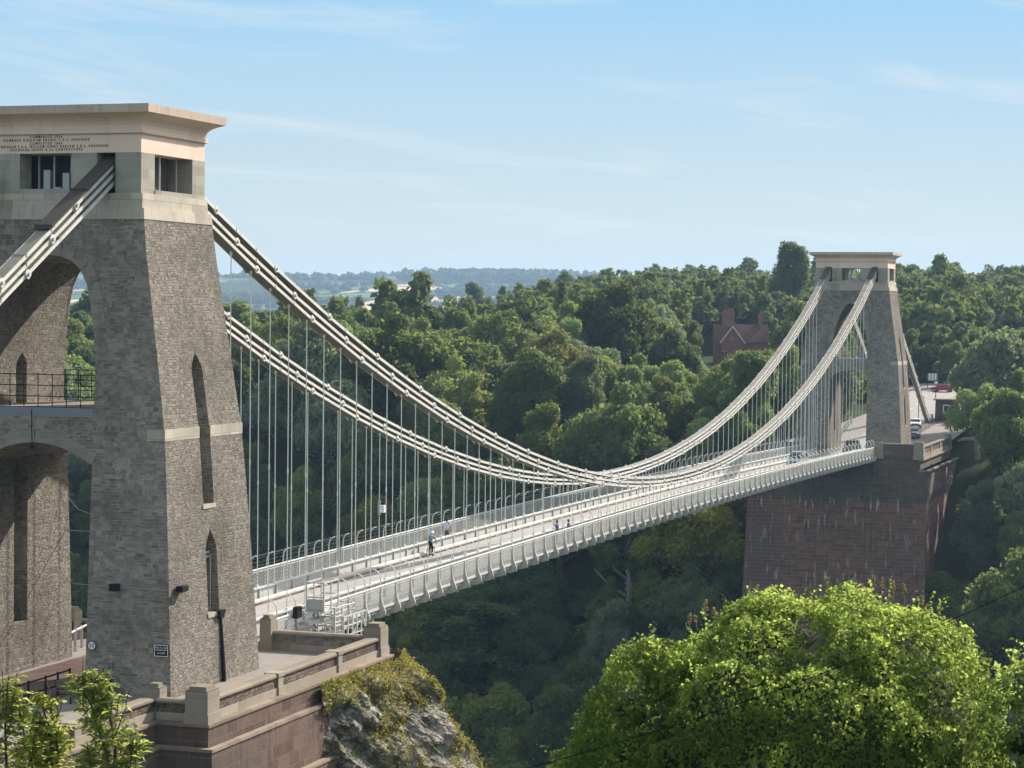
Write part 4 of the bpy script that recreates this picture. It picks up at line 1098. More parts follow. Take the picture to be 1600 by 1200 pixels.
def blocked(x, y, r):
    if 196 < x < 236 and -14-r < y < 15: return True           # abutment
    if 203 < x < 350+.5*r and -11.5-.35*r < y < interp(x, [203, 240, 270, 345], [13, 13, 10, 12])+.5*r: return True      # road
    if 395 < x < 425 and 48 < y < 72: return True               # house plot
    d = hypot(x-CLOC.x, y-CLOC.y); th = degrees(atan2(y-CLOC.y, x-CLOC.x))
    if 11.0 < th < 14.2 and 440 < d < 545: 
        return True
    return False
ROWS = ((438, 'on the skyline'), (470, 'just under the skyline'), (510, 'high in the wood'), (560, 'in the upper wood'), (610, 'halfway down the wood'), (670, 'in the lower wood'), (740, 'low in the wood'), (830, 'at the foot of the wood'), (930, 'in the gorge below the deck'), (1030, 'in the shaded gorge'), (9999, 'deep in the gorge'))
COLS = ((150, 'seen through the near arch'), (440, 'right beside the near tower'), (520, 'in line with the white gantry'), (600, 'in line with the grey box'), (680, 'in line with the cyclist'), (760, 'in line with the white-shirted man'), (830, 'right of the white-shirted man'), (900, 'in line with the blue-topped person'), (970, 'left of the chains’ lowest point'), (1040, 'over the chains’ lowest point'), (1120, 'left of the brick house'), (1190, 'in line with the brick house'), (1270, 'left of the far tower'), (1410, 'behind the far tower'), (1470, 'right of the far tower'), (1530, 'behind the toll house'), (9999, 'at the right-hand edge'))
DESC = {'lf_mid': 'mid-green', 'lf_dark': 'dark green', 'lf_light': 'light green', 'lf_yel': 'yellow-green', 'lf_silver': 'grey-green', 'lf_gold': 'brownish', 'lf_copper': 'purple'}
SHAPE = {'round': 'rounded', 'dome': 'broad domed', 'tall': 'tall', 'loose': 'feathery', 'poplar': 'narrow', 'conifer': 'pointed', 'cedar': 'layered', 'bush': 'low bushy'}
cand = []
r_ = random.Random(21)
tries = 0
pts = [(x, y, R) for x, y, R in TREES]
def fits(x, y, r, f=1.45, z=0):
    if z < -4.5: f = 1.0
    for px, py, pr in pts:
        if (px-x)**2+(py-y)**2 < ((pr+r)*f*.5+.3)**2: return False
    return True
while tries < 40000:
    tries += 1
    th = r_.uniform(3.0, 31.5); d = sqrt(r_.uniform(205**2, 900**2))
    x, y = CLOC.x+d*cos(radians(th)), CLOC.y+d*sin(radians(th))
    if tries < 16000: x = r_.uniform(150, 245); y = r_.uniform(-46, 95)
    z = zg(x, y)
    if x < 150 or z < -62: continue
    kind = r_.choices(['round', 'dome', 'tall', 'loose', 'conifer', 'cedar', 'poplar', 'bush'], [44, 16, 17, 12, 1.5, .5, 1.0, 9 if z < -3 else 2])[0]
    R = r_.triangular(3.4, 8.6, 5.6)*(1+.0006*max(0, hypot(x-CLOC.x, y-CLOC.y)-400)*1.3); d = hypot(x-CLOC.x, y-CLOC.y)
    if kind == 'cedar' and hypot(x-CLOC.x, y-CLOC.y) > 330: kind = 'round'
    if kind in ('tall',): R *= .72
    if hypot(x-CLOC.x, y-CLOC.y) > 480: R = min(R, 6.3)
    if kind in ('poplar',): R *= .42
    if kind == 'conifer': R *= .6
    if kind == 'bush': R *= .8
    if blocked(x, y, R) or not fits(x, y, R, 1.45, z): continue
    mt = r_.choices(['lf_mid', 'lf_dark', 'lf_light', 'lf_yel', 'lf_silver', 'lf_gold', 'lf_copper'], [34, 22, 25, 7, 9.0, 3.0, .6])[0]
    if kind == 'loose': mt = r_.choice(['lf_silver', 'lf_light', 'lf_mid'])
    if kind in ('conifer', 'cedar'): mt = 'lf_dark'
    pts.append((x, y, R)); cand.append((d, x, y, z, kind, mt, R, r_.uniform(.88, 1.15)))
cand.sort()
nvis = 0; labels = {}; far = []
for d, x, y, z, kind, mt, R, sz in cand:
    u, v, w = PX((x, y, z+HR[kind]*R*sz)); pr = R*CF/w
    ub, vb, _ = PX((x, y, z))
    inview = -10 < u < 1610 and v < 1215 and not (150 < u < 225 or u < -5)
    if not inview: continue
    if 1096-pr*.8 < u < 1215+pr*.8 and d < 552 and v < 536: continue
    if nvis < 300:
        row = next(t for k, t in ROWS if v < k); col = next(t for k, t in COLS if u < k)
        lb = f"{DESC[mt]} {SHAPE[kind]} tree {row}, {col}"
        if len(lb.split()) > 14: lb = lb.replace('in line with the', 'by the').replace('right beside', 'beside')
        labels.setdefault(lb, []).append(tree(kind, mt, x, y, z-.3, R, lb, r_.randrange(KINDS[kind][2]), sz, 'trees of the wood beyond the gorge')); nvis += 1
    else: far.append((x, y, z, kind, mt, R, sz))
for lb, os_ in labels.items():
    if len(os_) > 1:
        os_.sort(key=lambda o: o.location.z)
        w = ('lowest', 'middle', 'topmost') if len(os_) == 3 else (('lower', 'upper') if len(os_) == 2 else None)
        for i, o in enumerate(os_):
            if w: o['label'] = w[i]+' '+lb
print('TREES', len(TREES), 'far', len(far))
# the far wood that reads as one mass
Vs, Fs, nb = [], [], 0
fr = np.random.default_rng(5)
LOW = {k: crown(k, 900+i, 1100, .12) for i, k in enumerate(('round', 'dome', 'tall', 'loose', 'conifer', 'cedar', 'poplar', 'bush'))}
for x, y, z, kind, mt, R, sz in far:
    V, F = LOW[kind]; a = fr.uniform(0, 6.28); c, s = cos(a), sin(a)
    Q = np.stack([(V[:, 0]*c-V[:, 1]*s)*R+x, (V[:, 0]*s+V[:, 1]*c)*R+y, V[:, 2]*R*sz+z-.4], 1)
    Vs.append(Q); Fs.append(F+nb); nb += len(Q)
o = link(bpy.data.objects.new('distant_woodland', np_mesh('distant_woodland', np.concatenate(Vs), np.concatenate(Fs), MT['lf_far'])))
props(o, 'far-off continuous wood running along the skyline behind the nearer trees', 'woodland', None, 'stuff')
# hedgerow trees and copses over the distant farmland
Vs, Fs, nb = [], [], 0
bV, bF = crown('dome', 77, 130, .3)
hr = random.Random(3)
def copse(x, y, s):
    global nb
    Q = np.stack([bV[:, 0]*s*1.25+x, bV[:, 1]*s*1.25+y, bV[:, 2]*s*.75+zg(x, y)-s*.2], 1); Vs.append(Q); Fs.append(bF+nb); nb += len(Q)
for i in range(130):
    th = hr.uniform(12, 31); d = hr.uniform(3000, 6000); n = hr.choice([1, 2, 4, 7, 12, 18]); a = hr.uniform(-.6, .6)+1.9
    x, y = CLOC.x+d*cos(radians(th)), CLOC.y+d*sin(radians(th))
    for k in range(n):
        copse(x+cos(a)*k*17+hr.uniform(-6, 6), y+sin(a)*k*17+hr.uniform(-6, 6), hr.uniform(5, 10))
for i in range(150):    # trees along the crest
    th = hr.uniform(12, 31); d = hr.uniform(5450, 5900); x, y = CLOC.x+d*cos(radians(th)), CLOC.y+d*sin(radians(th)); copse(x, y, hr.uniform(4, 9))
for i in range(420):    # wooded hill right of the fields
    th = hr.gauss(18.6, .75); d = hr.uniform(4700, 5200); x, y = CLOC.x+d*cos(radians(th)), CLOC.y+d*sin(radians(th)); copse(x, y, hr.uniform(12, 19))
o = link(bpy.data.objects.new('distant_hedgerow_trees', np_mesh('hedgerow', np.concatenate(Vs), np.concatenate(Fs), MT['lf_hedge'])))
props(o, 'hazy hedgerows and copses scattered over the distant farmland hills', 'hedgerows', None, 'stuff')

# ------------------------------------------------------------------ plants on the rock
cr = np.random.default_rng(8)
P, N, S_ = [], [], []
for i in range(26000):
    s, t = cr.random(), cr.random()**1.3*.55
    p = rock_pt(s, t); v = Vector(p)
    m = mnoise.noise(v*.42)+.5*mnoise.noise(v*1.4)
    top = max(0, 1-(-p.z)/1.6)
    nose = math.exp(-((s-.60)/.085)**2)*.85 + math.exp(-((s-.30)/.04)**2)*.35
    if m+top*1.2+nose*.9 < .30: continue
    h = cr.random()**2*.28
    P.append((p.x-.08-.1*cr.random(), p.y-.12-.35*h, p.z+h)); N.append((-.2, -.6, .6))
P = np.array(P); N = np.array(N)
V, F = leaf_quads(P, N, .085, cr, .8, .42)
o = link(bpy.data.objects.new('cliff_plants', np_mesh('cliff_plants', V, F, MT['lf_cliff'])))
props(o, 'yellow-green grass and small plants clinging to the rock below the promontory', 'plants', None, 'stuff')

# ------------------------------------------------------------------ foreground ivy mound and saplings
def leaf_shapes(P, N, T, size, rng, asp=.42, fold=.12):
    """pointed leaves with a folded midrib: 6 verts, 2 quads"""
    n = len(P); N = N/ (np.linalg.norm(N, axis=1)[:, None]+1e-9)
    T = T-N*np.sum(T*N, axis=1)[:, None]; T /= np.linalg.norm(T, axis=1)[:, None]+1e-9; B = np.cross(N, T)
    s = (size*rng.uniform(.6, 1.3, n))[:, None]
    base = P; mid = P+T*s*.5-N*s*fold*.3; tip = P+T*s-N*s*fold
    l1 = P+T*s*.38+B*s*asp+N*s*fold; r1 = P+T*s*.38-B*s*asp+N*s*fold
    V = np.stack([base, l1, mid, tip, r1], 1).reshape(-1, 3); i = np.arange(n)*5
    F = np.concatenate([np.stack([i, i+2, i+3, i+1], 1), np.stack([i, i+4, i+3, i+2], 1)])
    return V, F
IVB = [(1335, 1154, 222, 40), (1150, 1184, 180, 40.3), (1015, 1209, 112, 40), (948, 1229, 62, 39.6), (1235, 1099, 165, 40.8), (1425, 1166, 140, 40.2), (1465, 1241, 118, 39.4), (1375, 1060, 105, 40.8), (1270, 1036, 78, 40.8), (1062, 1076, 80, 40.6), (985, 1114, 72, 40.2), (1165, 1016, 66, 41), (1372, 992, 48, 41), (1110, 1029, 48, 41), (1320, 999, 42, 41), (1225, 994, 42, 41), (1010, 1054, 40, 40.6), (1512, 1158, 40, 40.4), (1120, 1094, 110, 40.4), (1472, 1124, 62, 40.5), (1432, 1072, 58, 40.8), (940, 1164, 56, 40), (915, 1209, 58, 39.8), (905, 1244, 60, 39.7), (1250, 1214, 250, 39.6)]
def mound(name, label, balls, n, size, mat, seed, spray=True):
    rng = np.random.default_rng(seed)
    C = np.array([W(u, v, d) for u, v, r, d in balls]); Rr = np.array([r*d/CF for u, v, r, d in balls]); base = W(balls[0][0], 1290, balls[0][3])
    base = Vector((base.x, base.y, zg(base.x, base.y)))
    o = empty(name, label, 'bush', tuple(base))
    w = Rr**2; idx = rng.choice(len(C), n*4, p=w/w.sum()); D = sphere_dirs(len(idx), rng)
    cd_ = np.array(-FW); keep = (D@cd_ > -.55); idx, D = idx[keep], D[keep]
    lump = np.array([mnoise.noise(Vector(q)) for q in (C[idx]+D*Rr[idx][:, None])*.95])*.50+np.array([mnoise.noise(Vector(q)) for q in (C[idx]+D*Rr[idx][:, None])*3.4])*.22
    depth = rng.exponential(.09, len(idx))
    rad = Rr[idx]+lump-depth+.02
    P = C[idx]+D*rad[:, None]; ins = np.zeros(len(P), bool)
    for k in range(len(C)): ins |= (np.linalg.norm(P-C[k], axis=1) < Rr[k]-.14) & (idx != k)
    P, D = P[~ins][:n], D[~ins][:n]
    T = D*.35+np.array([0, 0, -.75])+rng.normal(0, .45, P.shape)
    V, F = leaf_shapes(P, D+rng.normal(0, .8, P.shape)+[0, 0, .25], T, size, rng)
    if spray:   # loose sprays sticking out
        SP_, SD = [], []
        pick = rng.choice(len(P), 420)
        for q in pick:
            if D[q] @ np.array([0, 0, 1]) < -.1: continue
            dr = D[q]+rng.normal(0, .4, 3)+[0, 0, .5]; dr /= np.linalg.norm(dr); ln = rng.uniform(.08, .55)
            for t in np.arange(0, ln, .035): SP_.append(P[q]+dr*t+[0, 0, -.3*t*t]+rng.normal(0, .02, 3)); SD.append(rng.normal(0, 1, 3))
        V2, F2 = leaf_shapes(np.array(SP_), np.array(SD)+[0, 0, .8], np.array(rng.normal(0, 1, (len(SP_), 3))), size*.8, rng)
        F = np.concatenate([F, F2+len(V)]); V = np.concatenate([V, V2])
    V = V-np.array(base)
    q = V[F[:, 0]]+np.array(base)      # patches of yellow-green leaves, denser upward, colouring in the sunlit crest
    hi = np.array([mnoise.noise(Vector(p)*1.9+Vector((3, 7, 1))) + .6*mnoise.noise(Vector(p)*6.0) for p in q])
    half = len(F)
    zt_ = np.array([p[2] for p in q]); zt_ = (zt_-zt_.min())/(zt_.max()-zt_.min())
    sunlit_leaf = hi + rng.normal(0, .1, half) + .9*(zt_-.62) > .16
    link(bpy.data.objects.new('foliage', np_mesh('foliage', V, F[~sunlit_leaf], MT[mat])), o)
    link(bpy.data.objects.new('young_leaves', np_mesh('young_leaves', V, F[sunlit_leaf], MT['lf_ivy_young'])), o)
    # dark core balls filling the mound behind its leaves
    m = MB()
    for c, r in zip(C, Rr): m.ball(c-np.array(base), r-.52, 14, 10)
    m.build('stems', MT['core_dark'], o)
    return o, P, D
MT['core_dark'] = paint('bush_core_dark', (.030, .036, .014), .95, .4, 3)  # even dark colour of the core balls
IVY, IP, ID = mound('ivy_bush', 'big sunlit ivy-covered bush filling the lower right corner', IVB, 76000, .078, 'lf_ivy', 31)
IV2, _, _ = mound('ivy_bush', 'smaller yellow-edged bush at the bottom right edge beside the big one', [(1640, 1110, 85, 36), (1590, 1160, 70, 36), (1640, 1190, 100, 36)], 3600, .10, 'lf_ivy', 32)
# dried flower spikes along the crest
spr = random.Random(4)
SPK = [(1366, 900, 30), (1378, 904, 26), (1395, 908, 24), (1346, 912, 20), (1412, 914, 20), (1300, 925, 16), (1103, 938, 22), (1115, 950, 16), (1078, 960, 18), (1086, 962, 16), (975, 1008, 14), (1440, 930, 20), (1448, 945, 18)]
sm, sb = MB(), MB()
mb0 = IVY.location
for i, (u, v, h) in enumerate(SPK):
    a = W(u, v, 40.6); b = W(u+spr.uniform(-5, 5), v+h*1.5, 40.6)
    m = MB(); m.tube([b-mb0, (a+b)/2-mb0, a-mb0], [.008, .007, .005], 5)
    for k in range(14):
        t = k/14; p = a+(b-a)*t*.5; m.ball(p-mb0+Vector((spr.uniform(-.03, .03), spr.uniform(-.03, .03), spr.uniform(-.02, .02)))*(.5+t), .022, 6, 4)
    m.build('flower_spike', MT['seed'] if 'seed' in MT else MT.setdefault('seed', paint('dry_seed_head', (.30, .21, .10), .9, .3, 8)), IVY)
# thin cable crossing in front
c0 = W(1640, 897, 37.2); c1 = W(800, 1206, 33)
pth = [c0+(c1-c0)*t+Vector((0, 0, -.25*4*t*(1-t))) for t in np.linspace(0, 1, 24)]
props(MB().tube(pth, .006, 6).build('overhead_cable', paint('cable_black', (.004, .004, .004), 1.0, .1, 1, spec=0)), 'thin black cable sloping across in front of the big ivy-covered bush', 'cable')

def sapling(label, stems, dead, seed, d=40, lsz=.15, n_=1):
    rng = np.random.default_rng(seed); r = random.Random(seed)
    b0 = W(stems[0][0][0], 1330, d); base = Vector((b0.x, b0.y, zg(b0.x, b0.y)))
    o = empty('leafy_sapling', label, 'sapling', tuple(base), 0, 'leafy saplings below the terrace')
    m = MB(); LP, LN, LT = [], [], []
    for pts in stems:
        path = [W(u, v, d+dd)-base for u, v, dd in pts]
        fine = []
        for a, b in zip(path[:-1], path[1:]):
            for t in np.linspace(0, 1, 6)[:-1]: fine.append(a+(b-a)*t)
        fine.append(path[-1]); k = len(fine)
        m.tube(fine, [.032*(1-.8*i/k)+.005 for i in range(k)], 6)
        for i, p in enumerate(fine):
            if i < k*.12: continue
            for q in range((2 if i % 2 else 3) if i < k-3 else 4):
                dr = Vector((rng.normal(0, .8), rng.normal(0, .8), rng.normal(.35, .35))); dr.normalize(); ln = r.uniform(.18, .62)*(1-.45*i/k)
                tw = [p+dr*ln*t+Vector((0, 0, .12*t*t)) for t in (0, .5, 1)]
                m.tube(tw, [.008, .006, .003], 4)
                for t in np.linspace(.2, 1, 6):
                    for sd in (1, -1):
                        pos = p+dr*ln*t; side = Vector((-dr.y, dr.x, .1))*sd
                        LP.append(pos); LT.append(dr*.7+side+Vector(rng.normal(0, .25, 3))+Vector((0, 0, -.25))); LN.append(Vector((0, 0, 1))+Vector(rng.normal(0, .45, 3)))
    for pts in dead:
        path = [W(u, v, d)-base for u, v in pts]; m.tube(path, [.014*(1-.7*i/len(path)) for i in range(len(path))], 5)
    m.build('stem', MT['bark'], o)
    V, F = leaf_shapes(np.array([tuple(q) for q in LP]), np.array([tuple(q) for q in LN]), np.array([tuple(q) for q in LT]), lsz, rng, .24, .1)
    link(bpy.data.objects.new('foliage', np_mesh('foliage', V, F, MT['lf_shrub'])), o)
sapling('leafy sapling at the left edge in front of the terrace road', [[(10, 1330, 0), (10, 1200, 0), (8, 1130, 0), (12, 1068, 0)], [(20, 1330, .3), (30, 1210, .3), (38, 1150, .2), (30, 1100, 0)], [(-30, 1330, -.3), (-12, 1200, -.3), (-5, 1120, 0)], [(45, 1330, .2), (48, 1220, 0), (44, 1160, 0)]], [[(4, 1130), (6, 1080), (3, 1045)], [(18, 1120), (22, 1080), (27, 1048)]], 51, 40)
sapling('leafy sapling second from the left, below the bench', [[(85, 1330, 0), (82, 1230, 0), (80, 1180, 0), (78, 1140, 0), (62, 1092, 0)], [(70, 1330, .2), (60, 1240, .2), (48, 1190, 0), (58, 1130, 0)], [(100, 1330, .1), (92, 1240, .2), (90, 1190, 0), (88, 1150, 0)]], [[(86, 1140), (80, 1110), (76, 1075), (72, 1066)], [(87, 1135), (92, 1115), (98, 1095)], [(87, 1135), (90, 1108), (84, 1094)]], 52, 39.5)
sapling('tallest leafy sapling, in front of the T-shirted man', [[(182, 1330, 0), (178, 1240, 0), (165, 1170, 0), (150, 1130, 0), (140, 1095, 0), (118, 1066, 0)], [(178, 1240, .2), (180, 1170, .2), (172, 1120, .1), (158, 1085, 0), (145, 1064, 0)], [(170, 1330, -.2), (160, 1250, -.2), (148, 1215, 0), (138, 1180, 0)], [(190, 1330, 0), (196, 1240, 0), (204, 1190, 0), (206, 1168, 0)]], [[(172, 1120), (176, 1090), (168, 1060), (160, 1042)], [(180, 1150), (195, 1110), (200, 1085), (205, 1075)], [(182, 1120), (186, 1090), (196, 1078)], [(130, 1110), (129, 1070), (130, 1030)]], 53, 39)

# ------------------------------------------------------------------ people
SKIN = paint('skin', (.42, .25, .18), .6, .08, 6)
HAIRD = paint('dark_hair', (.03, .022, .017), .7, .2, 8); HAIRL = paint('fair_hair', (.35, .26, .16), .7, .2, 8)
def cloth(name, c): return paint(name, c, .9, .12, 5)
def skinmesh(verts, edges, radii, name, root=0, sub=1):
    me = bpy.data.meshes.new('t'); me.from_pydata([tuple(v) for v in verts], edges, []); o = bpy.data.objects.new('t', me); COL.objects.link(o)
    m = o.modifiers.new('skin', 'SKIN'); m.use_smooth_shade = True
    for i, r in enumerate(radii):
        sv = me.skin_vertices[0].data[i]; sv.radius = (r, r) if not hasattr(r, '__len__') else r; sv.use_root = (i == root)
    s = o.modifiers.new('sub', 'SUBSURF'); s.levels = sub; s.render_levels = sub
    dg = bpy.context.evaluated_depsgraph_get(); dg.update()
    q = bpy.data.meshes.new_from_object(o.evaluated_get(dg)); q.name = name; bpy.data.objects.remove(o); q.shade_smooth(); return q
def person(label, loc, rz, top, bottom, hair, pose='stand', group='people on and by the bridge', helmet=None, tall=1.0):
    """faces +x, feet at z=0"""
    o = empty('person', label, 'person', loc, rz, group)
    J = {'pel': (0, 0, .95), 'wai': (0, 0, 1.1), 'che': (0, 0, 1.32), 'nek': (.0, 0, 1.5), 'hd0': (.015, 0, 1.585), 'hd1': (.02, 0, 1.67), 'hd2': (.01, 0, 1.73)}
    for s, k in ((1, 'l'), (-1, 'r')):
        J['sh'+k] = (0, .19*s, 1.43); J['el'+k] = (-.04, .25*s, 1.15); J['wr'+k] = (.06, .26*s, .92)
        J['hp'+k] = (0, .095*s, .9); J['kn'+k] = (.03, .10*s, .5); J['an'+k] = (-.02, .105*s, .09); J['to'+k] = (.15, .12*s, .035)
    if pose == 'walk':
        J['knl'] = (.14, .1, .51); J['anl'] = (.2, .1, .1); J['tol'] = (.36, .11, .06); J['knr'] = (.02, -.1, .5); J['anr'] = (-.24, -.1, .14); J['tor'] = (-.1, -.11, .05)
        J['ell'] = (-.12, .25, 1.17); J['wrl'] = (-.06, .27, .95); J['elr'] = (.08, -.25, 1.16); J['wrr'] = (.2, -.25, .98)
    if pose == 'raise':      # both hands up holding a phone
        for s, k in ((1, 'l'), (-1, 'r')): J['el'+k] = (.2, .27*s, 1.42); J['wr'+k] = (.28, .13*s, 1.66)
    if pose == 'cycle':
        J.update(pel=(-.25, 0, .98), wai=(-.16, 0, 1.12), che=(.04, 0, 1.30), nek=(.17, 0, 1.42), hd0=(.24, 0, 1.48), hd1=(.29, 0, 1.55), hd2=(.29, 0, 1.61))
        for s, k in ((1, 'l'), (-1, 'r')):
            J['sh'+k] = (.12, .18*s, 1.36); J['el'+k] = (.3, .23*s, 1.12); J['wr'+k] = (.5, .2*s, .98); J['hp'+k] = (-.22, .09*s, .93)
        J['knl'] = (.18, .1, .78); J['anl'] = (.02, .11, .42); J['tol'] = (.16, .12, .37); J['knr'] = (.12, -.1, .57); J['anr'] = (-.02, -.11, .17); J['tor'] = (.13, -.12, .13)
    names = list(J); idx = {k: i for i, k in enumerate(names)}
    V = [Vector(J[k]) for k in names]; rad = {'pel': .125, 'wai': .115, 'che': .135, 'nek': .055, 'hd0': .072, 'hd1': .098, 'hd2': .075}
    for k in 'lr': rad.update({'sh'+k: .065, 'el'+k: .045, 'wr'+k: .03, 'hp'+k: .09, 'kn'+k: .06, 'an'+k: .042, 'to'+k: .035})
    E = [('pel', 'wai'), ('wai', 'che'), ('che', 'nek'), ('nek', 'hd0'), ('hd0', 'hd1'), ('hd1', 'hd2')]
    for k in 'lr': E += [('che', 'sh'+k), ('sh'+k, 'el'+k), ('el'+k, 'wr'+k), ('pel', 'hp'+k), ('hp'+k, 'kn'+k), ('kn'+k, 'an'+k), ('an'+k, 'to'+k)]
    R = [rad[k] for k in names]; EE = [(idx[a], idx[b]) for a, b in E]
    # hands: palm and five fingers
    for s, k in ((1, 'l'), (-1, 'r')):
        w = Vector(J['wr'+k]); d = (w-Vector(J['el'+k])).normalized(); side = Vector((1, 0, 0)) if abs(d.x) < .7 else Vector((0, 1, 0))
        V.append(w+d*.07); R.append(.026); pi_ = len(V)-1; EE.append((idx['wr'+k], pi_))
        inw = Vector((0, -s, 0)) if abs(d.x) < .7 else Vector((0, 0, -1))
        for f, (off, ln) in enumerate(((-.03, .075), (-.01, .088), (.011, .082), (.03, .064))):
            a = V[pi_]+d*.03+side*off; b = a+d*ln*.55+inw*.01; c = b+d*ln*.4+inw*.03
            n = len(V); V += [a, b, c]; R += [.010, .0085, .007]; EE += [(pi_, n), (n, n+1), (n+1, n+2)]
        n = len(V); V += [w+d*.04+side*.035, w+d*.08+side*.058+inw*.02]; R += [.011, .008]; EE += [(idx['wr'+k], n), (n, n+1)]
    n = len(V); h1 = Vector(J['hd1'])
    body = link(bpy.data.objects.new('body', skinmesh(V, EE, R, 'body')), o); body.data.materials.append(SKIN)
    # face
    f = MB(); f.ball(h1+Vector((.1, 0, -.015)), .016, 6, 4, (1.2, .8, 1.4)); f.build('nose', SKIN, o)
    f = MB(); [f.ball(h1+Vector((.09, s*.033, .012)), .011, 6, 4) for s in (1, -1)]; f.build('eyes', MT['black'], o)
    f = MB(); f.ball(h1+Vector((.088, 0, -.055)), .018, 6, 4, (.5, 1.2, .35)); f.build('mouth', MT['red'], o)
    f = MB(); [f.ball(h1+Vector((0, s*.1, -.005)), .024, 6, 4, (.8, .4, 1.3)) for s in (1, -1)]; f.build('ears', SKIN, o)
    m = MB(); m.ball(h1+Vector((-.018, 0, .035)), .108, 12, 8, (1.0, .95, .95)); hb = m
    if helmet:
        m = MB(); m.ball(h1+Vector((-.005, 0, .06)), .13, 12, 8, (1.2, .95, .8)); m.build('helmet', helmet, o)
    else: hb.build('hair', hair, o, smooth=True)
    def garment(name, keys, scale, mat, cut=None):
        vv = [Vector(J[k]) for k in keys]; ii = {k: i for i, k in enumerate(keys)}; rr = [rad[k]*scale+.012 for k in keys]
        ee = [(ii[a], ii[b]) for a, b in E if a in ii and b in ii]
        if cut:
            for a, b, t in cut: vv.append(Vector(J[a]).lerp(Vector(J[b]), t)); rr.append((rad[a]*(1-t)+rad[b]*t)*scale+.014); ee.append((ii[a], len(vv)-1))
        me = skinmesh(vv, ee, rr, name); me.materials.append(mat); link(bpy.data.objects.new(name, me), o)
    garment('top', ['pel', 'wai', 'che', 'shl', 'shr'], 1.08, top, [('shl', 'ell', .75), ('shr', 'elr', .75), ('che', 'nek', .62)])
    garment('trousers', ['pel', 'hpl', 'hpr', 'knl', 'knr'], 1.06, bottom, [('knl', 'anl', .85), ('knr', 'anr', .85), ('pel', 'wai', .4)])
    m = MB()
    for k in 'lr':
        a, b = Vector(J['an'+k]), Vector(J['to'+k]); m.tube([a+(a-b)*.3-Vector((0, 0, .03)), a-Vector((0, 0, .03)), b, b+(b-a)*.25-Vector((0, 0, .005))], [.04, .055, .05, .02], 8)
    m.build('shoes', MT['black'], o)
    o.scale = (tall,)*3
    return o
FZ = lambda x: zd(x)+.1
person('man in a blue T-shirt standing on the near terrace with his back turned', (-5.2, -4.55, .12), 1.9, cloth('blue_tshirt', (.07, .14, .22)), cloth('dark_shorts', (.03, .035, .045)), HAIRL, 'stand', tall=1.05)
person('man in a white shirt and grey trousers walking along the farther footway', (61.7, 3.75, FZ(61.7)), .1, cloth('white_shirt', (.62, .66, .8)), cloth('grey_trousers', (.10, .09, .09)), HAIRD, 'walk', tall=1.08)
person('person in a deep blue top holding both hands up on the nearer footway', (65.0, -3.75, FZ(65)), 1.6, cloth('deep_blue_top', (.03, .05, .24)), cloth('grey_jeans', (.13, .13, .14)), HAIRD, 'raise', tall=1.0)
person('person leaning on the nearer parapet just beyond the blue-topped one', (67.1, -4.0, FZ(67)), 1.6, cloth('navy_top', (.05, .06, .13)), cloth('dark_jeans', (.05, .05, .07)), HAIRD, 'stand', tall=.95)
person('walker in white and dark seen small beyond the lowest point of the chains', (134.6, 3.8, FZ(134)), 3.0, cloth('pale_top', (.6, .6, .66)), cloth('dark_trousers', (.03, .03, .05)), HAIRD, 'walk')
person('walker in black on the farther footway, middle one of the small trio', (136.6, 3.5, FZ(136)), 3.0, cloth('black_top', (.02, .02, .03)), cloth('black_trousers', (.02, .02, .02)), HAIRD, 'walk')
person('dark-haired walker in a pinkish top, right of the small trio', (139.5, 3.8, FZ(139)), 3.0, cloth('pink_top', (.42, .33, .33)), cloth('brown_trousers', (.14, .1, .09)), HAIRD, 'walk')
cyc = person('cyclist in a teal jersey and white helmet riding away along the bridge', (54.0, 2.15, zd(54)), 0.0, cloth('teal_jersey', (.10, .22, .25)), cloth('black_shorts', (.015, .015, .02)), HAIRD, 'cycle', helmet=MT['signwhite'], tall=1.05)
bk = empty('bicycle', 'thin-framed bicycle ridden by the cyclist in teal', 'bicycle', (54.0, 2.15, zd(54)))
def ringm(cx, cz, r, tr, n=28):
    return [(cx+r*cos(2*pi*i/n), 0, cz+r*sin(2*pi*i/n)) for i in range(n+1)]
for cx in (-.5, .52):
    w_ = MB().tube(ringm(cx, .34, .33, 0), .028, 6).build('wheel', MT['tyre'], bk)
    m = MB()
    for i in range(10): a = i*pi/5; m.tube([(cx, 0, .34), (cx+.32*cos(a), 0, .34+.32*sin(a))], .003, 4)
    m.build('spokes', MT['steel'], w_)
m = MB()
for a, b in (((-.5, 0, .34), (-.05, 0, .30)), ((-.5, 0, .34), (-.2, 0, .78)), ((-.05, 0, .30), (-.24, 0, .92)), ((-.05, 0, .30), (.38, 0, .78)), ((-.2, 0, .80), (.38, 0, .84)), ((.36, 0, .9), (.52, 0, .34))): m.tube([a, b], .018, 6)
m.build('frame', MT['black'], bk)
MB().tube([(.36, 0, .9), (.44, 0, .96), (.44, .22, .96), (.52, .22, .94), (.54, .22, .86)], .013, 6).tube([(.44, 0, .96), (.44, -.22, .96), (.52, -.22, .94), (.54, -.22, .86)], .013, 6).build('handlebar', MT['black'], bk)
MB().ball((-.26, 0, .94), .09, 8, 5, (1.5, .7, .4)).build('saddle', MT['black'], bk)
m = MB(); m.tube([(-.05, -.12, .14), (-.05, -.06, .3), (-.05, .06, .3), (-.05, .12, .46)], .012, 6); m.box(-.1, 0, .06, .16, .4, .43); m.box(-.1, 0, -.16, -.06, .13, .16); m.build('crank', MT['steel'], bk)

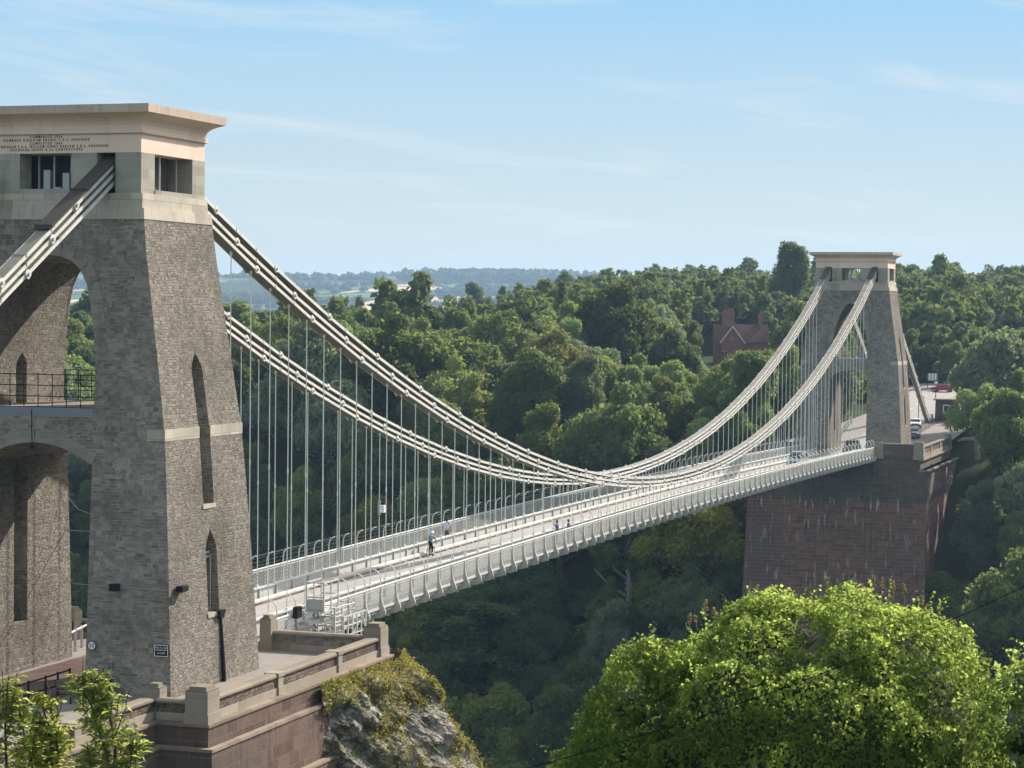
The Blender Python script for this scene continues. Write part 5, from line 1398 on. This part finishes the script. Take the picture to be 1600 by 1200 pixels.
# ------------------------------------------------------------------ vehicles
def car(label, loc, rz, paintm, style='hatch', cat='car', group='cars at the far end of the bridge'):
    """front towards +x"""
    o = empty('parked_car' if style == 'hatch' else 'off_road_car', label, cat, loc, rz, group)
    if style == 'box':
        Lg, Wd, H = 4.3, 1.8, 1.95
        side = [(-2.1, .42), (2.1, .42), (2.15, .62), (2.12, .98), (1.98, 1.06), (.95, 1.16), (-2.1, 1.16), (-2.13, .6)]
        gh = [(.92, 1.16), (.55, 1.82), (-2.02, 1.86), (-2.08, 1.16)]; roof = 1.95
        wins = [((.70, 1.22), (.42, 1.76), (-.35, 1.76), (-.35, 1.22)), ((-.45, 1.22), (-.45, 1.76), (-1.2, 1.76), (-1.2, 1.22)), ((-1.3, 1.22), (-1.3, 1.76), (-1.95, 1.76), (-1.95, 1.22))]; wr = .38; ax = (1.38, -1.32)
    else:
        Lg, Wd, H = 4.1, 1.74, 1.48
        side = [(-2.0, .3), (2.0, .3), (2.06, .5), (1.98, .72), (1.75, .84), (1.0, .95), (-1.75, .98), (-2.02, .82), (-2.04, .5)]
        gh = [(1.02, .95), (.35, 1.40), (-1.25, 1.43), (-1.95, .97)]; roof = 1.47
        wins = [((.82, .99), (.32, 1.36), (-.32, 1.38), (-.32, .99)), ((-.42, .99), (-.42, 1.38), (-1.2, 1.37), (-1.6, .99))]; wr = .31; ax = (1.28, -1.25)
    m = MB(); m.prism(side, 'y', -Wd/2, Wd/2); b = m.build('body', paintm, o, bevel=.06)
    m = MB(); n = len(gh); tp = .12
    vs = []
    for s in (-1, 1): vs += [(x, s*(Wd/2-.03-(tp if z > 1.3 else 0)), z) for x, z in gh]
    m.add(vs, [tuple(range(n)), tuple(range(n, 2*n))[::-1]]+[(i, n+i, n+(i+1) % n, (i+1) % n) for i in range(n)]); m.build('cabin', paintm, o, bevel=.04)
    m = MB()
    for wq in wins:
        for s in (-1, 1):
            def yy(z): return s*(Wd/2-.03-tp*min(1, (z-gh[0][1])/(gh[1][1]-gh[0][1]))+.012)
            q = [(x, yy(z), z) for x, z in wq]; q2 = [(x, y-s*.03, z) for x, y, z in q]
            m.add(q+q2, [(0, 1, 2, 3), (7, 6, 5, 4), (0, 4, 5, 1), (1, 5, 6, 2), (2, 6, 7, 3), (3, 7, 4, 0)])
    m.build('side_window', MT['glass'], o)
    for nm, (a, c) in (('windscreen', (gh[0], gh[1])), ('rear_window', (gh[3], gh[2]))):
        sx = 1 if nm == 'windscreen' else -1
        P0 = Vector((a[0], 0, a[1])).lerp(Vector((c[0], 0, c[1])), .12); P1 = Vector((a[0], 0, a[1])).lerp(Vector((c[0], 0, c[1])), .9); off = Vector((sx*.014, 0, .008))
        q = [P0+off+Vector((0, -Wd/2+.12, 0)), P0+off+Vector((0, Wd/2-.12, 0)), P1+off+Vector((0, Wd/2-.26, 0)), P1+off+Vector((0, -Wd/2+.26, 0))]
        q2 = [p-Vector((sx*.03, 0, .0)) for p in q]
        MB().add(q+q2, [(0, 1, 2, 3), (7, 6, 5, 4), (0, 4, 5, 1), (1, 5, 6, 2), (2, 6, 7, 3), (3, 7, 4, 0)]).build(nm, MT['glass'], o)
    for x in ax:
        for s in (-1, 1):
            y0, y1 = sorted((s*(Wd/2-.2), s*(Wd/2+.02)))
            w_ = MB().prism([(x+wr*cos(2*pi*i/20), wr+wr*sin(2*pi*i/20)) for i in range(20)], 'y', y0, y1).build('wheel', MT['tyre'], o)
            y0, y1 = sorted((s*(Wd/2+.0), s*(Wd/2+.03)))
            MB().prism([(x+wr*.6*cos(2*pi*i/12), wr+wr*.6*sin(2*pi*i/12)) for i in range(12)], 'y', y0, y1).build('rim', MT['steel'], w_)
    fx = max(p[0] for p in side); zl = .82 if style == 'box' else .66
    for s in (-1, 1):
        MB().ball((fx-.03, s*(Wd/2-.28), zl), .11, 10, 6, (.5, 1.2, .9)).build('headlight', MT['lamp'], o)
        MB().box(-fx-.03, -fx+.05, s*(Wd/2-.2)-.08, s*(Wd/2-.2)+.08, zl-.1, zl+.1).build('tail_light', MT['red'], o)
    MB().box(fx-.06, fx+.02, -Wd/2+.45, Wd/2-.45, zl-.13, zl+.1).build('grille', MT['black'], o)
    MB().box(fx-.1, fx+.07, -Wd/2+.03, Wd/2-.03, .40, .56).build('bumper', MT['black'], o, bevel=.03)
    MB().box(fx+.071, fx+.08, -.26, .26, .44, .54).build('number_plate', MT['signwhite'], o)
    for s in (-1, 1): MB().ball((gh[0][0]-.15, s*(Wd/2+.1), gh[0][1]+.1), .1, 8, 5, (.6, 1, .8)).build('wing_mirror', paintm, o)
    if style == 'box':
        m = MB(); m.prism([(.0+.36*cos(2*pi*i/18), 1.12+.36*sin(2*pi*i/18)) for i in range(18)], 'x', -2.36, -2.12); m.build('spare_wheel', MT['tyre'], o)
        MB().box(-1.9, .4, -.7, .7, 1.9, 1.94).build('roof_panel', paintm, o)
    return o
car('boxy silver-blue off-road car with a spare wheel on the back driving over the bridge', (169.2, -1.15, zd(169)), pi, MT['silver'], 'box', group='cars on and beyond the bridge')
car('dark-windowed car emerging from the far tower arch', (207.5, -.9, -1.0), pi, MT['navy'], 'box', group='cars on and beyond the bridge')
def gpos(u, v, d0=235, d1=460):
    d = d0
    while d < d1:
        p = W(u, v, d)
        if p.z <= zroad(p.x)+.14: return p
        d += .5
    return p
p = gpos(1430, 669); car('white car waiting beside the far tower, the upper of two', (p.x, p.y, zroad(p.x)+.14), pi+.12, MT['carwhite'], group='cars on and beyond the bridge')
p = gpos(1428, 684); car('pale blue car beside the far tower, the lower of two', (p.x, p.y, zroad(p.x)+.14), pi+.1, MT['silver'], group='cars on and beyond the bridge')
p = gpos(1473, 612); car('red car half hidden behind the foliage near the toll house', (p.x, p.y, zroad(p.x)+.12), 1.4, MT['red'], group='cars on and beyond the bridge')

# ------------------------------------------------------------------ toll house, sign, lamps, barriers
p = gpos(1478, 656); tz = zroad(p.x)
th_ = empty('toll_house', 'small brown stone toll house with one white-framed window', 'toll house', (p.x, p.y, tz), radians(8))
m = MB(); m.frust(0, 2.1, 1.75, 3.3, 2.0, 1.65); m.build('wall', MT['rubble_red'], th_)
m = MB(); m.frust(3.3, 2.35, 2.0, 3.5, 2.4, 2.05); m.build('roof', MT['coping'], th_)
f = MB(); f.box(-2.13, -2.02, -.5, .5, 1.3, 2.6); f = f.build('window', MT['signwhite'], th_)
MB().box(-2.15, -2.12, -.34, .34, 1.45, 2.45).build('pane', MT['slit'], f)
f = MB(); f.box(-.5, .5, -1.8, -1.7, .0, 2.2); f.build('door', MT['navy'], th_)
q = gpos(1474, 605); 
lo = empty('lodge', 'low dark lodge with a pale sloping roof edge behind the toll house', 'lodge', (q.x+16, q.y-4, zroad(q.x)), .1)
MB().box(-3, 3, -6, 5, 0, 3.6).build('wall', MT['navy'], lo)
m = MB(); m.add([(-3.5, -6.5, 3.5), (3.5, -6.5, 3.5), (3.5, 5.5, 3.5), (-3.5, 5.5, 3.5), (0, -6.5, 5.2), (0, 5.5, 5.2)], [(0, 1, 4), (3, 5, 2), (0, 4, 5, 3), (1, 2, 5, 4), (0, 3, 2, 1)]); m.build('roof', MT['farroof'] if 'farroof' in MT else MT.setdefault('farroof', paint('slate_roof', (.10, .10, .11), .7, .2, 1)), lo)
si = empty('information_board', 'pale striped board on two posts beyond the land chain', 'sign', (q.x-4, q.y+1.5, zroad(q.x-4)))
MB().box(-.05, .05, -1.0, 1.0, 1.6, 3.0).build('board', MT['steel'], si)
m = MB(); m.box(-.08, .08, -.95, -.85, 0, 3.1); m.box(-.08, .08, .85, .95, 0, 3.1); m.build('post', MT['black'], si)
m = MB()
for k in (-.55, 0, .55): m.box(-.08, -.052, k-.16, k+.16, 1.7, 2.9)
m.build('stripe', MT['signwhite'], si)
def lamp(label, p, h=4.6):
    o = empty('street_lamp', label, 'street lamp', p, 0, 'street lamps beyond the far tower')
    MB().tube([(0, 0, 0), (0, 0, 1), (0, 0, h-.6)], [.09, .06, .045], 8).build('post', MT['black'], o)
    m = MB(); m.ball((0, 0, h-.3), .3, 10, 8, (1, 1, .9)); m.build('globe', MT['signwhite'], o)
    MB().frust(h-.05, .3, .3, h+.16, .03, .03).build('cap', MT['black'], o)
p = W(1436, 590, 352); lamp('white-headed street lamp to the right of the far tower', (p.x, p.y, zroad(p.x)), 6.2)
p = gpos(1462, 622); lamp('short street lamp by the toll house door', (p.x, p.y, zroad(p.x)), 3.2)
def barrier(label, a, b, post=True):
    o = empty('toll_barrier', label, 'barrier', a, 0, 'toll barriers beyond the far tower'); a = Vector(a); b = Vector(b)
    MB().bar((0, 0, .95), tuple(b-a+Vector((0, 0, 1.2))), .1, .14).build('arm', MT['signwhite'], o)
    MB().box(-.2, .2, -.2, .2, 0, 1.1).build('cabinet', MT['steel'], o)
barrier('white barrier arm seen through the far tower arch, left one', (262, -.4, zroad(262)), (262, 3.2, zroad(262)+.6))
barrier('white barrier arm seen through the far tower arch, right one', (268, -3.2, zroad(268)), (268, -.9, zroad(268)+.6))
def railing(name, label, pts, h, mat, n=None, group=None, rails=(1.0, .5), r=.022, spikes=True):
    o = empty(name, label, 'railing', pts[0], 0, group); P = [Vector(p)-Vector(pts[0]) for p in pts]
    m = MB()
    for f in rails: m.tube([p+Vector((0, 0, h*f)) for p in P], r*1.15, 6)
    m.build('rail', mat, o); m = MB()
    for a, b in zip(P[:-1], P[1:]):
        k = max(1, round((b-a).length/1.4))
        for i in range(k+1 if b == P[-1] else k): q = a.lerp(b, i/k); MB_ = m.tube([q, q+Vector((0, 0, h+.08))], r*1.6, 6)
    m.build_each('post', mat, o); return o
railing('metal_railing', 'dark railing beside the cars to the right of the far tower', [(x, -4.3-.01*(x-220), zroad(x)+.1) for x in (220, 240, 262, 290)], 1.1, MT['black'])
railing('metal_railing', 'pale railing seen through the arch of the far tower', [(x, 4.2+.1*(x-220), zroad(x)+.1) for x in (220, 240, 262)], 1.1, MT['steel'])
railing('road_railing', 'black post-and-rail fence between the near road and the bench', [(-30, -2.45, .12), (-18, -2.42, .12), (-10.2, -2.4, .12), (-7.2, -2.38, .12), (-4.9, -2.3, .12)], 1.05, MT['black'], r=.035)
railing('deck_railing', 'pale railing between the near tower and the stone pier with the plaque', [(5.2, 3.45, 0.12), (10.0, 4.6, .12)], 1.05, MT['white'], r=.05, rails=(1.0,))
bn = empty('bench', 'wooden bench facing the terrace wall beside the black railing', 'bench', (-6.5, -3.1, .12))
m = MB()
for i in range(4): m.box(-.95, .95, -.5+.13*i-.2, -.5+.13*i-.1, .43, .46)
m.build('seat', MT['wood'], bn); m = MB()
for i in range(4): m.box(-.95, .95, .0+.02*i, .035+.02*i, .52+.12*i, .61+.12*i)
m.build('backrest', MT['wood'], bn)
for x in (-.9, .9):
    m = MB(); m.box(x-.03, x+.03, -.68, -.62, 0, .62); m.box(x-.03, x+.03, .0, .06, 0, .5); m.bar((x, .03, .45), (x, .11, 1.02), .06, .06); m.box(x-.03, x+.03, -.68, .05, .6, .64); m.box(x-.03, x+.03, -.62, .0, .38, .43); m.build('end_frame', MT['black'], bn)
# grey box on a hanger
cb = empty('monitoring_box', 'small grey-white box fixed to a hanger above the farther footway', 'box', (46.58, 3.12, 4.0))
MB().box(-.17, .17, -.42, -.06, 0, .5).build('case', MT['signwhite'], cb, bevel=.03)
MB().ball((0, -.24, .62), .12, 10, 6).build('dome', MT['black'], cb)
MB().box(-.04, .04, -.1, .1, -.15, .8).build('clamp', MT['steel'], cb)

# ------------------------------------------------------------------ maintenance gantry by the deck
gt = empty('maintenance_gantry', 'white scaffold-like maintenance gantry hung on the deck edge by the near tower', 'gantry', (0, 0, 0))
def cage(x0, x1, y0, y1, z0, z1, nx, ny, nz, r=.045):
    m = MB()
    for x in np.linspace(x0, x1, nx+1):
        for y in np.linspace(y0, y1, ny+1): m.bar((x, y, z0), (x, y, z1), r*1.7, r*1.7)
    for z in np.linspace(z0, z1, nz+1):
        for y in (y0, y1): m.bar((x0, y, z), (x1, y, z), r*1.5, r*1.5)
        for x in (x0, x1): m.bar((x, y0, z), (x, y1, z), r*1.5, r*1.5)
    return m
cage(15.9, 17.9, -5.9, -4.9, 1.45, 3.0, 2, 1, 2).build('upper_cage', MT['white'], gt)
cage(17.2, 18.2, -6.0, -5.0, -1.4, 1.5, 1, 1, 6).build('ladder_tower', MT['white'], gt)
cage(18.2, 21.4, -6.1, -5.0, -1.2, .9, 5, 1, 4, .04).build('lower_cage', MT['white'], gt)
m = MB(); 
for a, b in (((15.4, -5.1, .9), (17.6, -5.8, -.4)), ((15.0, -5.1, .3), (17.4, -5.8, -1.0)), ((16.2, -5.3, 1.4), (17.5, -5.7, .2)), ((18.3, -6.05, -1.1), (21.2, -6.05, .8)), ((18.4, -5.1, .9), (19.6, -6.0, -1.1)), ((20.8, -6.1, .9), (21.7, -6.3, -1.5))): m.bar(a, b, .07, .07)
m.build('brace', MT['white'], gt)
m = MB(); m.box(16.0, 17.8, -5.85, -4.95, 1.45, 1.52); m.box(16.0, 16.05, -5.9, -4.9, 1.5, 2.1); m.box(15.0, 17.4, -5.4, -4.85, .78, 1.0); m.build('platform', MT['panel'], gt)
m = MB(); m.box(14.3, 14.95, -5.05, -4.8, 1.25, 1.85); m.box(17.0, 17.3, -5.3, -5.1, 1.5, 1.75); m.build_each('winch', MT['black'], gt)
m = MB(); m.tube([(18.2, -5.0, 1.5), (20.2, -5.0, 1.5), (20.2, -5.9, 1.45), (18.2, -5.95, 1.5)], .04, 6); m.build('guard_rail', MT['white'], gt)

# ------------------------------------------------------------------ brick house in the trees
HB = ashlar('house_brick', (.26, .12, .085), (.3, .2, .16), .45, .15, .3, .006)
HRF = ashlar('house_roof_tiles', (.115, .062, .055), (.06, .035, .03), .35, .28, .35, .01)
hw_ = W(1152, 548, 520); hz = zg(hw_.x, hw_.y)
ho = empty('brick_house', 'red brick house with a steep tiled roof and tall chimney among the trees', 'house', (hw_.x, hw_.y, W(1152, 556, 520).z-3), radians(18))
zt = 0
def Hbox(*a): return MB().box(*a)
m = MB(); m.box(-4, 4, -6.5, 5.2, -8, 6.2)
gp = [(-1.0, -8), (4.2, -8), (4.2, 6.0), (1.6, 9.4), (-1.0, 6.0)]
m.prism(gp, 'x', -5.2, 0); m.build('wall', HB, ho)
rf = MB(); rf.add([(-4.5, -6.9, 6.1), (4.5, -6.9, 6.1), (4.5, 5.5, 6.1), (-4.5, 5.5, 6.1), (0, -6.9, 10.2), (0, 5.5, 10.2)], [(0, 1, 4), (3, 5, 2), (0, 4, 5, 3), (1, 2, 5, 4), (0, 3, 2, 1)])
rf = rf.build('roof', HRF, ho)
m = MB()
for s, (ya, yb) in ((1, (-1.25, 1.6)), (1, (4.45, 1.6))):
    m.add([(-5.5, ya, 5.85), (0, ya, 5.85), (0, yb, 9.65), (-5.5, yb, 9.65), (-5.5, ya, 6.0), (0, ya, 6.0), (0, yb, 9.8), (-5.5, yb, 9.8)], [(0, 1, 2, 3), (7, 6, 5, 4), (0, 4, 5, 1), (1, 5, 6, 2), (2, 6, 7, 3), (3, 7, 4, 0)])
m.build('gable_roof', HRF, ho)
m = MB()
for ya, za, yb, zb in ((-1.25, 5.9, 1.6, 9.7), (4.45, 5.9, 1.6, 9.7)): m.bar((-5.52, ya, za), (-5.52, yb, zb), .25, .3)
m.build('bargeboard', MT['cornice'], ho)
for y, w, z0, h in ((2.2, 2.6, 8, 5.2), (-5.2, .9, 8, 4.6)):
    m = MB(); m.box(-.8, .8, y-w/2, y+w/2, z0, z0+h); m.box(-.95, .95, y-w/2-.15, y+w/2+.15, z0+h-.9, z0+h-.4)
    for k in range(max(1, int(w/.7))): m.box(-.3, .3, y-w/2+.35+k*.75-.2, y-w/2+.35+k*.75+.2, z0+h, z0+h+.7)
    m.build('chimney', HB, rf)
for y, z, w, h in ((3.4, 2.6, 1.3, 1.6), (.0, 2.6, 1.3, 1.6), (-4.5, 2.4, 2.0, 1.9)):
    x = -5.2 if y > -2 else -4
    f = MB().box(x-.08, x+.02, y-w/2, y+w/2, z, z+h).build('window', MT['cream'], ho)
    m = MB()
    for k in (-1, 1): m.box(x-.1, x-.07, y+k*w/4-w/5, y+k*w/4+w/5, z+.15, z+h-.15)
    m.build('pane', MT['slit'], f)
f = MB().prism([(1.6+.5*cos(i*pi/2), 7.0+.5*sin(i*pi/2)) for i in range(4)], 'x', -5.28, -5.1).build('window', MT['cream'], ho)
MB().prism([(1.6+.3*cos(i*pi/2), 7.0+.3*sin(i*pi/2)) for i in range(4)], 'x', -5.3, -5.27).build('pane', MT['slit'], f)

# ------------------------------------------------------------------ sky, sun, air
SUN = Vector((.72, -.38, .575)).normalized()
SE = math.asin(SUN.z); SA = atan2(SUN.x, SUN.y)
wd = bpy.data.worlds.new('World'); SC.world = wd; wd.use_nodes = True; nt = wd.node_tree; bg = nt.nodes['Background']
sky = nt.nodes.new('ShaderNodeTexSky'); sky.sky_type = 'NISHITA'; sky.sun_disc = False; sky.sun_elevation = SE; sky.sun_rotation = SA
sky.altitude = 100; sky.air_density = 1.0; sky.dust_density = .6; sky.ozone_density = 1.6
tc = nt.nodes.new('ShaderNodeTexCoord'); sep = nt.nodes.new('ShaderNodeSeparateXYZ'); nt.links.new(tc.outputs['Generated'], sep.inputs[0])
def wm(op, a, b=0.0):
    q = nt.nodes.new('ShaderNodeMath'); q.operation = op
    for i, v in enumerate((a, b)):
        if isinstance(v, bpy.types.NodeSocket): nt.links.new(v, q.inputs[i])
        else: q.inputs[i].default_value = v
    return q.outputs[0]
# thin cirrus drawn out along the wind, on a plane high overhead
zz = wm('ADD', wm('MAXIMUM', sep.outputs[2], 0.0), .06)
cx = wm('DIVIDE', sep.outputs[0], zz); cy = wm('DIVIDE', sep.outputs[1], zz)
cmb = nt.nodes.new('ShaderNodeCombineXYZ'); nt.links.new(wm('MULTIPLY', cx, .75), cmb.inputs[0]); nt.links.new(wm('MULTIPLY', wm('ADD', cy, wm('MULTIPLY', cx, .25)), 1.25), cmb.inputs[1])
nz = nt.nodes.new('ShaderNodeTexNoise'); nt.links.new(cmb.outputs[0], nz.inputs['Vector']); nz.inputs['Scale'].default_value = 1.0; nz.inputs['Detail'].default_value = 8; nz.inputs['Roughness'].default_value = .6; nz.inputs['Distortion'].default_value = .9
rp = nt.nodes.new('ShaderNodeValToRGB'); nt.links.new(nz.outputs[0], rp.inputs[0]); rp.color_ramp.elements[0].position = .52; rp.color_ramp.elements[0].color = (0, 0, 0, 1); rp.color_ramp.elements[1].position = .74; rp.color_ramp.elements[1].color = (1, 1, 1, 1)
mx = nt.nodes.new('ShaderNodeMix'); mx.data_type = 'RGBA'; nt.links.new(wm('MULTIPLY', rp.outputs[0], .6), mx.inputs[0]); nt.links.new(sky.outputs[0], mx.inputs[6]); mx.inputs[7].default_value = (7.6, 8.0, 8.3, 1)
# the low sky: hazy pale band passing into blue
el = nt.nodes.new('ShaderNodeValToRGB'); nt.links.new(wm('MULTIPLY', wm('ADD', sep.outputs[2], 0.0), 3.0), el.inputs[0])
EXPO = 1.5; SKYS = .15
for i, (p_, c_) in enumerate(((0.0, (.76, .765, .65)), (.10, (.69, .765, .745)), (.40, (.36, .64, .885)), (1.0, (.22, .46, .80)))):
    e_ = el.color_ramp.elements[i] if i < 2 else el.color_ramp.elements.new(p_)
    e_.position = p_; e_.color = (*(q/2**EXPO for q in c_), 1)
sc_ = nt.nodes.new('ShaderNodeMix'); sc_.data_type = 'RGBA'; sc_.blend_type = 'MULTIPLY'; sc_.inputs[0].default_value = 1; nt.links.new(el.outputs[0], sc_.inputs[6]); sc_.inputs[7].default_value = (1/SKYS, 1/SKYS, 1/SKYS, 1)
lo_ = nt.nodes.new('ShaderNodeMix'); lo_.data_type = 'RGBA'; nt.links.new(wm('SUBTRACT', 1.0, wm('MULTIPLY', wm('MAXIMUM', wm('SUBTRACT', sep.outputs[2], .16), 0.0), 4.0)), lo_.inputs[0])
lo_.clamp_factor = True
tn = nt.nodes.new('ShaderNodeMix'); tn.data_type = 'RGBA'; tn.blend_type = 'MULTIPLY'; tn.inputs[0].default_value = 1; nt.links.new(sky.outputs[0], tn.inputs[6]); tn.inputs[7].default_value = (1.52, 1.06, .68, 1)
nt.links.new(tn.outputs[2], lo_.inputs[6]); nt.links.new(sc_.outputs[2], lo_.inputs[7]); nt.links.new(lo_.outputs[2], mx.inputs[6])
mx.inputs[7].default_value = tuple(q/SKYS/2**EXPO for q in (.80, .86, .87))+(1,)
nt.links.new(mx.outputs[2], bg.inputs[0]); bg.inputs[1].default_value = SKYS
sl = bpy.data.lights.new('sun', 'SUN'); sl.energy = 2.6; sl.angle = radians(.53); sl.color = (1, .93, .82)
so = bpy.data.objects.new('sun', sl); COL.objects.link(so); so.rotation_euler = SUN.to_track_quat('Z', 'Y').to_euler()

HAZE = 1
if HAZE:
    hm = bpy.data.materials.new('summer_haze'); hm.use_nodes = True; ht = hm.node_tree; ht.nodes.remove(ht.nodes['Principled BSDF'])
    pv = ht.nodes.new('ShaderNodeVolumePrincipled'); pv.inputs['Color'].default_value = (.46, .70, 1.0, 1); pv.inputs['Density'].default_value =   .00011; pv.inputs['Anisotropy'].default_value = .2
    ht.links.new(pv.outputs[0], ht.nodes['Material Output'].inputs['Volume'])
    hz = MB().box(-180, 9300, -9300, 9300, -78, 175).build('haze', hm); hz['kind'] = 'stuff'; hz.display_type = 'WIRE'
SC.view_settings.view_transform = 'Standard'; SC.view_settings.look = 'None'; SC.view_settings.gamma = 1.0; SC.view_settings.exposure = EXPO
SC.render.engine = 'CYCLES'; SC.cycles.use_denoising = True; SC.cycles.max_bounces = 5; SC.cycles.diffuse_bounces = 3; SC.cycles.transmission_bounces = 3; SC.cycles.volume_bounces = 0
SC.cycles.transparent_max_bounces = 8
